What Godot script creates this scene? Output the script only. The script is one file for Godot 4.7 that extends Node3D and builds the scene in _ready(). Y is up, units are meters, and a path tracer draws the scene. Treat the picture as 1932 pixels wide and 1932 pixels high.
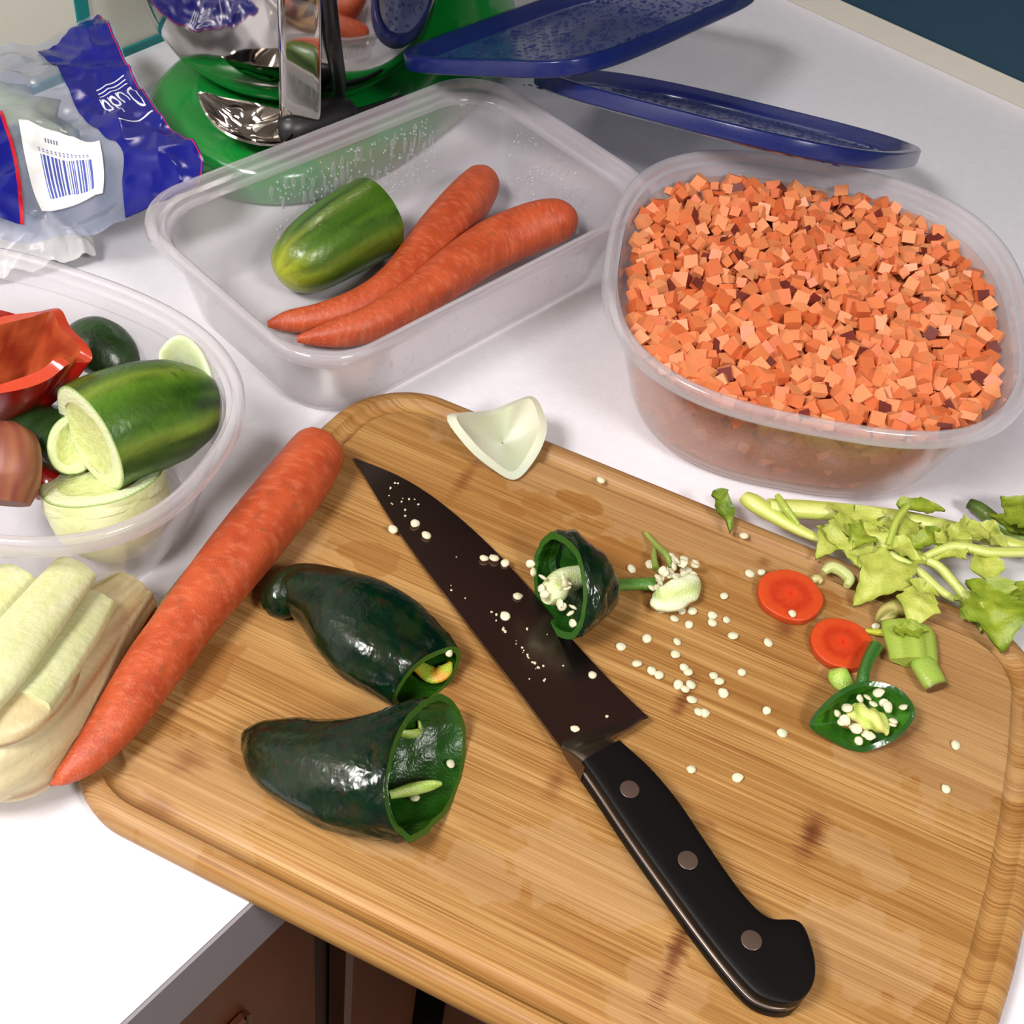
extends Node3D
# A kitchen counter with a bamboo board, cut vegetables and plastic tubs. Metres, y up, counter top at y = 0.

var rng := RandomNumberGenerator.new()
var taken := {}
var mats := {}
var noises := {}


# One mesh under construction: grids of points and flat fans, smooth within a grid and creased between grids.
class Geo:
	var v := PackedVector3Array()
	var uv := PackedVector2Array()
	var col := PackedColorArray()
	var weld := PackedInt32Array()
	var idx := PackedInt32Array()
	var tint := Color(1, 1, 1)

	func add(p: Vector3, t: Vector2, c: Color, w := -1) -> int:
		v.append(p)
		uv.append(t)
		col.append(c)
		weld.append(v.size() - 1 if w < 0 else w)
		return v.size() - 1

	func grid(rows: Array, close := true, cols := [], us := 1.0, vs := 1.0) -> void:
		var n: int = rows[0].size()
		var m := n + (1 if close else 0)
		var base := v.size()
		for i in rows.size():
			for j in m:
				var c: Color = cols[i][j % n] if cols.size() else tint
				add(rows[i][j % n], Vector2(us * j / (m - 1), vs * i / maxi(1, rows.size() - 1)), c, base + i * m if close and j == n else -1)
		for i in rows.size() - 1:
			for j in m - 1:
				var a := base + i * m + j
				idx.append_array([a, a + 1, a + m, a + 1, a + m + 1, a + m])

	func cap(ring: PackedVector3Array, at_end: bool, center = null, c = null, rim_c = null) -> void:
		var mid := Vector3.ZERO
		for p in ring:
			mid += p / ring.size()
		if center != null:
			mid = center
		var cc: Color = tint if c == null else c
		var rc: Color = cc if rim_c == null else rim_c
		var k := add(mid, Vector2(0.5, 0.5), cc)
		var n := ring.size()
		for j in n:
			var a := TAU * j / n
			add(ring[j], Vector2(0.5 + 0.5 * cos(a), 0.5 + 0.5 * sin(a)), rc)
		for j in n:
			var p := k + 1 + j
			var q := k + 1 + (j + 1) % n
			if at_end:
				idx.append_array([p, q, k])
			else:
				idx.append_array([q, p, k])

	func box(t: Transform3D, size: Vector3, bevel := 0.0) -> void:
		var h := size / 2.0
		for ax in 3:
			for s in [-1.0, 1.0]:
				var n := Vector3.ZERO
				n[ax] = s
				var u := Vector3.ZERO
				u[(ax + 1) % 3] = 1.0
				var w := n.cross(u)
				var pts := []
				for k in [[-1, -1], [1, -1], [1, 1], [-1, 1]]:
					var q: Vector3 = n * h + (u * k[0] + w * k[1]) * (h - Vector3.ONE * bevel)
					pts.append(t * q)
				var b := v.size()
				for k in 4:
					add(pts[k], Vector2([0, 1, 1, 0][k], [0, 0, 1, 1][k]), tint)
				idx.append_array([b, b + 2, b + 1, b, b + 3, b + 2])
		if bevel > 0.0:
			for ax in 3:
				var b1 := (ax + 1) % 3
				var b2 := (ax + 2) % 3
				for s1 in [-1.0, 1.0]:
					for s2 in [-1.0, 1.0]:
						var q := []
						for e in [-1.0, 1.0]:
							for k in 2:
								var p := Vector3.ZERO
								p[ax] = e * (h[ax] - bevel)
								p[b1] = s1 * (h[b1] - (bevel if k == 1 else 0.0))
								p[b2] = s2 * (h[b2] - (bevel if k == 0 else 0.0))
								q.append(t * p)
						var b := v.size()
						for p in q:
							add(p, Vector2.ZERO, tint)
						var out: Vector3 = t.basis * (Vector3.ZERO + _ax(b1, s1) + _ax(b2, s2))
						var nn: Vector3 = (q[1] - q[0]).cross(q[2] - q[0])
						if nn.dot(out) > 0.0:
							idx.append_array([b, b + 2, b + 1, b + 1, b + 2, b + 3])
						else:
							idx.append_array([b, b + 1, b + 2, b + 1, b + 3, b + 2])

	func _ax(k: int, s: float) -> Vector3:
		var p := Vector3.ZERO
		p[k] = s
		return p

	func plan_uv(o: Vector3, ux: Vector3, uz: Vector3) -> void:
		for i in v.size():
			uv[i] = Vector2((v[i] - o).dot(ux), (v[i] - o).dot(uz))

	func mesh(at := Vector3.ZERO, turn_out := true) -> ArrayMesh:
		var mid := Vector3.ZERO
		for p in v:
			mid += p / v.size()
		if turn_out:
			var vol := 0.0
			for k in range(0, idx.size(), 3):
				vol += (v[idx[k]] - mid).dot((v[idx[k + 1]] - mid).cross(v[idx[k + 2]] - mid))
			if vol > 0.0:
				for k in range(0, idx.size(), 3):
					var x := idx[k + 1]
					idx[k + 1] = idx[k + 2]
					idx[k + 2] = x
		var nor := PackedVector3Array()
		nor.resize(v.size())
		for k in range(0, idx.size(), 3):
			var a := v[idx[k]]
			var n := (v[idx[k + 2]] - a).cross(v[idx[k + 1]] - a)
			for e in 3:
				nor[weld[idx[k + e]]] += n
		var out := PackedVector3Array()
		out.resize(v.size())
		for i in v.size():
			out[i] = v[i] - at
		for i in v.size():
			nor[i] = nor[weld[i]].normalized() if weld[i] == i else nor[weld[i]]
		var arr := []
		arr.resize(Mesh.ARRAY_MAX)
		arr[Mesh.ARRAY_VERTEX] = out
		arr[Mesh.ARRAY_NORMAL] = nor
		arr[Mesh.ARRAY_TEX_UV] = uv
		arr[Mesh.ARRAY_COLOR] = col
		arr[Mesh.ARRAY_INDEX] = idx
		var m := ArrayMesh.new()
		m.add_surface_from_arrays(Mesh.PRIMITIVE_TRIANGLES, arr)
		return m


# ---------------------------------------------------------------- things and parts
func numbered(called: String) -> String:
	var n: int = taken.get(called, 0)
	taken[called] = n + 1
	return called if n == 0 else "%s_%03d" % [called, n]


func tag(o: Node3D, label: String, category: String, group := "", kind := "") -> void:
	if label:
		o.set_meta("label", label)
	if category:
		o.set_meta("category", category)
	if group:
		o.set_meta("group", group)
	if kind:
		o.set_meta("kind", kind)


func thing(called: String, label: String, category: String, at: Vector3, group := "") -> Node3D:
	var o := Node3D.new()
	o.name = numbered(called)
	add_child(o)
	o.position = at
	tag(o, label, category, group)
	return o


func part(parent: Node3D, called: String, g: Geo, m: Material, label := "", turn_out := true) -> MeshInstance3D:
	var at := Vector3.ZERO
	var up: Node = parent
	while up != self:
		at += up.position
		up = up.get_parent()
	var o := MeshInstance3D.new()
	o.name = called
	o.mesh = g.mesh(at, turn_out)
	o.material_override = m
	parent.add_child(o, true)
	if label:
		o.set_meta("label", label)
	return o


func single(called: String, g: Geo, m: Material, label: String, category: String, group := "", at := Vector3.ZERO) -> MeshInstance3D:
	var o := MeshInstance3D.new()
	o.name = numbered(called)
	var mid := at
	if at == Vector3.ZERO:
		var lo := INF
		for p in g.v:
			mid += p / g.v.size()
			lo = minf(lo, p.y)
		mid.y = lo
	o.mesh = g.mesh(mid)
	o.position = mid
	o.material_override = m
	add_child(o)
	tag(o, label, category, group)
	return o


func structure(called: String, g: Geo, m: Material, label := "") -> MeshInstance3D:
	var o := single(called, g, m, label, "", "")
	o.set_meta("kind", "structure")
	return o


# ---------------------------------------------------------------- materials
func c8(r: float, g: float, b: float) -> Color:
	return Color(r / 255.0, g / 255.0, b / 255.0)


func lin(r: float, g: float, b: float) -> Color:
	return c8(r, g, b).srgb_to_linear()


func noise(kind: String, freq: float, oct := 4, seed_ := 1) -> FastNoiseLite:
	var f := FastNoiseLite.new()
	f.noise_type = FastNoiseLite.TYPE_CELLULAR if kind == "cell" else FastNoiseLite.TYPE_SIMPLEX_SMOOTH
	f.fractal_type = FastNoiseLite.FRACTAL_RIDGED if kind == "ridge" else FastNoiseLite.FRACTAL_FBM
	f.fractal_octaves = oct
	f.frequency = freq
	f.seed = seed_
	return f


func noise_tex(kind: String, freq: float, colors := [], oct := 4, seed_ := 1) -> NoiseTexture2D:
	var key := "%s %s %s %s %s" % [kind, freq, colors, oct, seed_]
	if noises.has(key):
		return noises[key]
	var t := NoiseTexture2D.new()
	t.width = 512
	t.height = 512
	t.seamless = true
	t.noise = noise(kind, freq, oct, seed_)
	if colors.size():
		var r := Gradient.new()
		r.offsets = PackedFloat32Array(range(colors.size()).map(func(k): return k / float(colors.size() - 1)))
		r.colors = PackedColorArray(colors)
		t.color_ramp = r
	noises[key] = t
	return t


# o: metal, alpha, vc, coat, sss, spec, back, tex, tex_size, bump, bump_cm, size (metres a texture covers), world
func mat(called: String, color: Color, rough: float, o := {}) -> StandardMaterial3D:
	if mats.has(called):
		return mats[called]
	var m := StandardMaterial3D.new()
	m.resource_name = called
	m.albedo_color = color
	m.roughness = rough
	m.metallic = o.get("metal", 0.0)
	m.metallic_specular = o.get("spec", 0.5)
	if o.has("alpha"):
		m.transparency = BaseMaterial3D.TRANSPARENCY_ALPHA
		m.albedo_color.a = o.alpha
	m.vertex_color_use_as_albedo = o.get("vc", false)
	if o.has("coat"):
		m.clearcoat_enabled = true
		m.clearcoat = o.coat
		m.clearcoat_roughness = o.get("coat_rough", 0.1)
	if o.has("sss"):
		m.subsurf_scatter_enabled = true
		m.subsurf_scatter_strength = o.sss
	if o.has("back"):
		m.backlight_enabled = true
		m.backlight = o.back
	if o.has("tex"):
		m.albedo_texture = o.tex
	if o.has("bump"):
		m.heightmap_enabled = true
		m.heightmap_texture = o.bump
		m.heightmap_scale = o.get("bump_cm", 0.05)
	if o.has("size"):
		m.uv1_triplanar = true
		m.uv1_scale = Vector3.ONE / o.size
	if o.has("uvs"):
		m.uv1_scale = o.uvs
	mats[called] = m
	return m


# ---------------------------------------------------------------- shapes
func cr(pts: Array, t: float):
	var n := pts.size() - 1
	var f := clampf(t, 0.0, 1.0) * n
	var i := mini(int(f), n - 1)
	var u := f - i
	var a = pts[maxi(i - 1, 0)]
	var b = pts[i]
	var c = pts[i + 1]
	var d = pts[mini(i + 2, n)]
	return 0.5 * ((2.0 * b) + (c - a) * u + (2.0 * a - 5.0 * b + 4.0 * c - d) * u * u + (3.0 * b - a - 3.0 * c + d) * u * u * u)


func lerp_list(l: Array, t: float):
	var f := clampf(t, 0.0, 1.0) * (l.size() - 1)
	var i := mini(int(f), l.size() - 2)
	return l[i] + (l[i + 1] - l[i]) * (f - i)


# Rings along a bent spine. rad: half widths, as numbers or Vector2(sideways, upwards). shape(t, angle) scales the radius.
func sweep(sp: Array, rad: Array, nl: int, ns: int, shape = null, slant := 0.0, yaw := 0.0) -> Array:
	var rows := []
	var last := Vector3.ZERO
	for i in nl + 1:
		var t := float(i) / nl
		var p: Vector3 = cr(sp, t)
		var d: Vector3 = (cr(sp, minf(1.0, t + 0.01)) - cr(sp, maxf(0.0, t - 0.01))).normalized()
		var side := d.cross(Vector3.UP)
		if absf(d.y) > 0.8 and last != Vector3.ZERO:
			side = last - d * last.dot(d)
		elif absf(d.y) > 0.95:
			side = d.cross(Vector3(0.3, 0, -1))
		side = side.normalized()
		if last != Vector3.ZERO and side.dot(last) < 0.0:
			side = -side
		last = side
		var up := side.cross(d).normalized()
		var r = cr(rad, t)
		var rx: float = r if r is float else r.x
		var ry: float = r if r is float else r.y
		var row := PackedVector3Array()
		for j in ns:
			var a := TAU * j / ns
			var k: float = 1.0 if shape == null else shape.call(t, a)
			row.append(p + side * cos(a) * maxf(rx, 0.0001) * k + up * sin(a) * maxf(ry, 0.0001) * k - d * t * t * (slant * sin(a) * maxf(ry, 0.0001) + yaw * cos(a) * maxf(rx, 0.0001)))
		rows.append(row)
	return rows


func paint(rows: Array, f: Callable) -> Array:
	var out := []
	for i in rows.size():
		var row := PackedColorArray()
		for j in rows[i].size():
			row.append(f.call(float(i) / (rows.size() - 1), TAU * j / rows[i].size(), rows[i][j]))
		out.append(row)
	return out


func tube(sp: Array, rad: Array, nl := 12, ns := 10, shape = null, color = null) -> Geo:
	var g := Geo.new()
	var rows := sweep(sp, rad, nl, ns, shape)
	var cols := [] if color == null else paint(rows, color)
	g.grid(rows, true, cols)
	g.cap(rows[0], false, null, cols[0][0] if cols.size() else null)
	g.cap(rows[-1], true, null, cols[-1][0] if cols.size() else null)
	return g


# A rounded rectangle (r > 0) or a squircle of exponent n, as points in the plane.
func outline(a: float, b: float, r: float, n := 0.0, count := 96) -> PackedVector2Array:
	var out := PackedVector2Array()
	if n > 0.0:
		for k in count:
			var t := TAU * k / count
			var c := cos(t)
			var s := sin(t)
			out.append(Vector2(a * signf(c) * pow(absf(c), 2.0 / n), b * signf(s) * pow(absf(s), 2.0 / n)))
		return out
	r = minf(r, minf(a, b) * 0.98)
	var per := count / 4
	for q in 4:
		var cx: float = (a - r) * [1, -1, -1, 1][q]
		var cy: float = (b - r) * [1, 1, -1, -1][q]
		var nc := per - 6
		for k in nc + 1:
			var t := PI / 2 * (q + float(k) / nc)
			out.append(Vector2(cx + r * cos(t), cy + r * sin(t)))
		var nx: float = (a - r) * [-1, -1, 1, 1][q]
		var ny: float = (b - r) * [1, -1, -1, 1][q]
		var e := out[-1]
		var f := Vector2(nx + r * cos(PI / 2 * (q + 1)), ny + r * sin(PI / 2 * (q + 1)))
		for k in range(1, 6):
			out.append(e.lerp(f, k / 6.0))
	return out


func ring(t: Transform3D, o: PackedVector2Array, y: float) -> PackedVector3Array:
	var row := PackedVector3Array()
	for p in o:
		row.append(t * Vector3(p.x, y, p.y))
	return row


func turned(deg: float, at: Vector3) -> Transform3D:
	return Transform3D(Basis(Vector3.UP, deg_to_rad(-deg)), at)


# A thick shell with a free rim, sunk to a centre: peel pieces, petals, pepper ends.
func shell(rim: Array, center: Vector3, thick: float, power: float, nr := 10, sub := 4, inner_c = null, outer_c = null, lip_c = null) -> Geo:
	var g := Geo.new()
	var loop := []
	for k in rim.size():
		for s in sub:
			var n := rim.size()
			var u := float(s) / sub
			var a: Vector3 = rim[(k - 1 + n) % n]
			var b: Vector3 = rim[k]
			var c: Vector3 = rim[(k + 1) % n]
			var d: Vector3 = rim[(k + 2) % n]
			loop.append(0.5 * ((2.0 * b) + (c - a) * u + (2.0 * a - 5.0 * b + 4.0 * c - d) * u * u + (3.0 * b - a - 3.0 * c + d) * u * u * u))
	var mid := Vector3.ZERO
	for p in loop:
		mid += p / loop.size()
	var ax := (mid - center).normalized()
	var inner := []
	var outer := []
	for i in range(nr, -1, -1):
		var r := maxf(float(i) / nr, 0.02)
		var ri := PackedVector3Array()
		var ro := PackedVector3Array()
		for p in loop:
			var d: Vector3 = p - center
			var along := ax * d.dot(ax)
			var out: Vector3 = d - along
			var q := center + out * r + along * pow(r, power)
			ri.append(q)
			ro.append(q + out.normalized() * thick * r - ax * thick * (1.0 - r * 0.75))
		inner.append(ri)
		outer.append(ro)
	g.grid(inner, true, [] if inner_c == null else paint(inner, inner_c))
	outer.reverse()
	g.grid(outer, true, [] if outer_c == null else paint(outer, outer_c))
	g.grid([outer[-1], inner[0]], true, [] if lip_c == null else paint([outer[-1], inner[0]], lip_c))
	return g


# A leaf from stalk end to tip with a toothed edge, cupped along its middle.
func leaf(base: Vector3, tip: Vector3, width: float, lift: float, teeth: int, seed_: int, dark: Color, pale: Color) -> Geo:
	var g := Geo.new()
	var f := noise("n", 60.0, 2, seed_)
	var d := tip - base
	var side := d.cross(Vector3.UP).normalized()
	var rows := []
	var under := []
	var cols := []
	var nl := 28
	for i in nl + 1:
		var t := float(i) / nl
		var w := width * (pow(sin(PI * pow(t, 0.75)), 0.7) + 0.03)
		w *= 1.0 - 0.42 * absf(sin(t * PI * 1.5 + 0.5)) * (1.0 if t > 0.2 else 0.4)
		w *= 0.86 + 0.2 * absf(fposmod(t * teeth, 1.0) - 0.2)
		var row := PackedVector3Array()
		var low := PackedVector3Array()
		var cc := PackedColorArray()
		for j in 13:
			var s := j / 6.0 - 1.0
			var p := base + d * (t - 0.12 * absf(s) * (1.0 - t)) + side * s * w
			p.y += lift * (sin(PI * t) * 0.6 + 0.35 * s * s) + f.get_noise_3d(p.x, 0.0, p.z) * lift * 0.9
			row.append(p)
			low.append(p - Vector3.UP * 0.0005)
			var k := 0.5 + 0.5 * f.get_noise_3d(p.x * 1.7, 3.0, p.z * 1.7) + 0.25 * (1.0 - absf(s))
			if absf(s) < 0.1 or (absf(fposmod(t * 5.0 - absf(s) * 0.9, 1.0)) < 0.16):
				k += 0.3
			cc.append(dark.lerp(pale, clampf(k, 0.0, 1.0)))
		rows.append(row)
		under.append(low)
		cols.append(cc)
	g.grid(rows, false, cols)
	under.reverse()
	cols.reverse()
	g.grid(under, false, cols)
	return g


func blob(c: Vector3, r: Vector3, rough: float, seed_: int, nl := 12, ns := 16, color = null, turn := Basis()) -> Geo:
	var g := Geo.new()
	var f := noise("n", 0.9, 3, seed_)
	var rows := []
	for i in nl + 1:
		var th := PI * clampf(float(i) / nl, 0.01, 0.99)
		var row := PackedVector3Array()
		for j in ns:
			var a := TAU * j / ns
			var d := Vector3(sin(th) * cos(a), cos(th), sin(th) * sin(a))
			row.append(c + turn * (d * r * (1.0 + rough * f.get_noise_3d(d.x * 1.6, d.y * 1.6, d.z * 1.6))))
		rows.append(row)
	g.grid(rows, true, [] if color == null else paint(rows, color))
	return g


func _ready() -> void:
	rng.seed = 7
	stage()
	room()
	cutting_board()
	tubs()
	lids()
	mixer()
	produce_bag()
	celery_heart()
	knife()
	carrots()
	peppers()
	onion()
	bowl_contents()
	diced_potato()
	celery_trimmings()
	seeds()


# ---------------------------------------------------------------- camera, light, exposure
func stage() -> void:
	var cam := Camera3D.new()
	cam.name = "camera"
	cam.fov = 43.037
	cam.near = 0.02
	cam.transform = Transform3D(Basis(Vector3(0.987136, 0.107395, -0.118441), Vector3(-0.159881, 0.663080, -0.731275), Vector3(0.000000, 0.740805, 0.671721)), Vector3(-0.000000, 0.500000, 0.453372))
	add_child(cam)
	cam.current = true

	var env := Environment.new()
	env.background_mode = Environment.BG_COLOR
	env.background_color = Color(0.02, 0.02, 0.025)
	env.tonemap_mode = Environment.TONE_MAPPER_LINEAR
	env.tonemap_exposure = 1.0
	env.sdfgi_enabled = true
	env.ssao_enabled = true
	env.ssil_enabled = true
	var we := WorldEnvironment.new()
	we.name = "environment"
	we.environment = env
	add_child(we)

	# the kitchen's two ceiling lamps: square frosted panels, behind the camera and out of the picture
	ceiling_lamp(Vector3(-0.6, 1.2, 0.7), 0.36, 2.5, "square frosted pendant lamp hanging left of the camera")
	ceiling_lamp(Vector3(0.75, 1.2, 0.9), 0.36, 2.0, "square frosted pendant lamp in the middle of the kitchen")


func ceiling_lamp(at: Vector3, side: float, energy: float, label: String) -> void:
	var t := thing("ceiling_lamp", label, "lamp", at)
	var g := Geo.new()
	g.box(Transform3D(Basis(), at + Vector3(0, 0.012, 0)), Vector3(side + 0.04, 0.024, side + 0.04), 0.004)
	g.box(Transform3D(Basis(), at + Vector3(0, 0.16, 0)), Vector3(0.016, 0.28, 0.016))
	part(t, "housing", g, mat("lamp_housing", c8(235, 235, 232), 0.5))
	g = Geo.new()
	g.box(Transform3D(Basis(), at + Vector3(0, -0.006, 0)), Vector3(side, 0.012, side), 0.003)
	var m := mat("lamp_panel", c8(255, 246, 232), 0.6)
	m.emission_enabled = true
	m.emission = c8(255, 248, 240)
	m.emission_energy_multiplier = 3.0
	part(t, "light_panel", g, m)
	var l := AreaLight3D.new()
	l.name = "lamp_light"
	l.area_size = Vector2(side, side)
	l.light_color = c8(255, 251, 249)
	l.light_energy = energy
	l.shadow_enabled = true
	l.set("area_range", 8.0)
	l.rotation = Vector3(-PI / 2, 0, 0)
	l.position = Vector3(0, -0.016, 0)
	t.add_child(l)


# ---------------------------------------------------------------- room; axes along the walls, turned 32.7 degrees
func rm(p: float, y: float, q: float) -> Vector3:
	return Transform3D(Basis(Vector3.UP, deg_to_rad(-32.7)), Vector3.ZERO) * Vector3(p, y, q)


func slab(called: String, lo: Vector3, hi: Vector3, m: Material, bevel := 0.0, label := "") -> MeshInstance3D:
	var g := Geo.new()
	var mid := (lo + hi) / 2.0
	g.box(Transform3D(), hi - lo, bevel)
	var o := structure(called, g, m, label)
	o.transform = Transform3D(Basis(Vector3.UP, deg_to_rad(-32.7)), rm(mid.x, lo.y, mid.z))
	return o


func slab_part(parent: Node3D, called: String, lo: Vector3, hi: Vector3, m: Material, bevel := 0.0) -> MeshInstance3D:
	var g := Geo.new()
	var mid := (lo + hi) / 2.0
	g.box(Transform3D(Basis(Vector3.UP, deg_to_rad(-32.7)), rm(mid.x, mid.y, mid.z)), hi - lo, bevel)
	return part(parent, called, g, m)


func room() -> void:
	var teal := mat("teal_paint", c8(10, 52, 72), 0.55, {"bump": noise_tex("n", 0.03, [], 3, 4), "bump_cm": 0.02, "size": 0.2})
	var cream := mat("cream_paint", c8(212, 210, 206), 0.7)
	var tile := mat("white_wall_panel", c8(222, 218, 206), 0.35)
	var strip := mat("teal_strip", c8(20, 125, 125), 0.5)
	var top := mat("white_laminate", c8(226, 224, 230), 0.42, {"spec": 0.35, "tex": noise_tex("n", 0.02, [Color(0.975, 0.975, 0.975), Color(1, 1, 1)], 5, 2), "bump": noise_tex("n", 0.05, [], 4, 3), "bump_cm": 0.008, "size": 0.12})
	var edge := mat("grey_laminate_edge", c8(132, 126, 130), 0.5)
	var wood := mat("brown_cabinet_wood", c8(104, 58, 32), 0.38, {"tex": wood_tex(), "size": 0.5})
	var dark := mat("dark_gap_wood", c8(52, 28, 17), 0.5)
	var floor_m := mat("floor_vinyl", c8(142, 134, 124), 0.5)
	slab("floor", Vector3(-0.6, -0.96, -0.75), Vector3(2.6, -0.91, 2.8), floor_m)
	slab("ceiling", Vector3(-0.6, 1.5, -0.75), Vector3(2.6, 1.56, 2.8), cream)
	slab("wall_back", Vector3(-0.6, -0.95, -0.72), Vector3(2.6, 1.52, -0.6145), teal)
	slab("wall_left", Vector3(-0.58, -0.95, -0.74), Vector3(-0.476, 1.52, 2.8), tile)
	slab("wall_right", Vector3(2.5, -0.95, -0.74), Vector3(2.6, 1.52, 2.8), cream)
	slab("wall_front", Vector3(-0.6, -0.95, 2.7), Vector3(2.6, 1.52, 2.8), cream)
	slab("trim_1", Vector3(-0.478, 0.0, -0.6), Vector3(-0.4735, 0.0055, 2.0), strip, 0.0, "thin teal strip where the left wall meets the counter")
	for k in 6:
		slab("trim_%d" % (k + 2), Vector3(-0.478, 0.0055, -0.4245 + 0.31 * k), Vector3(-0.4742, 0.6, -0.4145 + 0.31 * k), strip, 0.0, "upright teal strip on the white left wall")
	slab("backsplash_back", Vector3(-0.476, 0.0, -0.6146), Vector3(2.5, 0.018, -0.612), mat("backsplash_white", c8(196, 190, 178), 0.5), 0.0006, "low white lip along the teal wall")
	# counter: one L-shaped top from two slabs meeting under the board, with grey edge bands
	var ct := thing("countertop", "white laminate countertop with a grey front edge", "countertop", rm(-0.2, -0.04, 0.2))
	ct.set_meta("kind", "structure")
	slab_part(ct, "top_slab", Vector3(-0.476, -0.0415, -0.6146), Vector3(0.0585, 0.0, 2.0), top)
	slab_part(ct, "top_slab", Vector3(0.0585, -0.0415, -0.6146), Vector3(2.4, 0.0, 0.10), top)
	slab_part(ct, "edge_band", Vector3(0.0587, -0.0425, 0.1015), Vector3(0.0602, -0.0006, 2.0), edge)
	slab_part(ct, "edge_band", Vector3(0.0587, -0.0425, 0.1002), Vector3(2.4, -0.0006, 0.1014), edge)
	# base cabinets under the edge on the left, with a dark gap between two doors
	var bc := thing("base_cabinet", "brown wooden base cabinet below the white counter edge", "cabinet", rm(0.0, -0.91, 0.6))
	slab_part(bc, "carcass", Vector3(-0.45, -0.91, 0.085), Vector3(0.026, -0.0425, 1.9), dark)
	slab_part(bc, "door", Vector3(0.0262, -0.8, 0.1855), Vector3(0.045, -0.075, 0.62), wood, 0.003)
	slab_part(bc, "door", Vector3(0.0262, -0.8, 0.09), Vector3(0.045, -0.075, 0.1615), wood, 0.003)
	slab_part(bc, "top_rail", Vector3(0.0262, -0.073, 0.09), Vector3(0.04, -0.0427, 1.9), wood, 0.001)
	slab_part(bc, "door_panel", Vector3(0.0452, -0.74, 0.235), Vector3(0.05, -0.135, 0.57), wood, 0.004)
	var bd := thing("base_cabinet", "brown wooden base cabinet below the right counter run", "cabinet", rm(1.0, -0.91, 0.0))
	slab_part(bd, "carcass", Vector3(0.06, -0.91, -0.6), Vector3(2.3, -0.0425, 0.0655), dark)
	for k in 4:
		slab_part(bd, "door", Vector3((0.1 + 0.5 * k) if k else 0.062, -0.8, 0.0657), Vector3(0.58 + 0.5 * k, -0.075, 0.084), wood, 0.003)
	# wall cupboards above the far counter: the dark thing that the blade mirrors
	var wc := thing("wall_cupboard", "brown wooden wall cupboard above the far counter", "cupboard", rm(0.6, 0.46, -0.5))
	slab_part(wc, "carcass", Vector3(-0.47, 0.46, -0.61), Vector3(2.3, 1.3, -0.34), dark)
	for k in 5:
		slab_part(wc, "door", Vector3(-0.46 + 0.55 * k, 0.47, -0.3395), Vector3(0.08 + 0.55 * k, 1.29, -0.32), wood, 0.003)


func wood_tex() -> ImageTexture:
	var im := Image.create(256, 512, false, Image.FORMAT_RGB8)
	var f := noise("n", 0.02, 4, 11)
	for y in 512:
		for x in 256:
			var k := f.get_noise_2d(x * 3.0, y * 0.22) * 0.5 + 0.5
			im.set_pixel(x, y, Color(0.78, 0.74, 0.7).lerp(Color(1, 1, 1), k))
	return ImageTexture.create_from_image(im)


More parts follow.
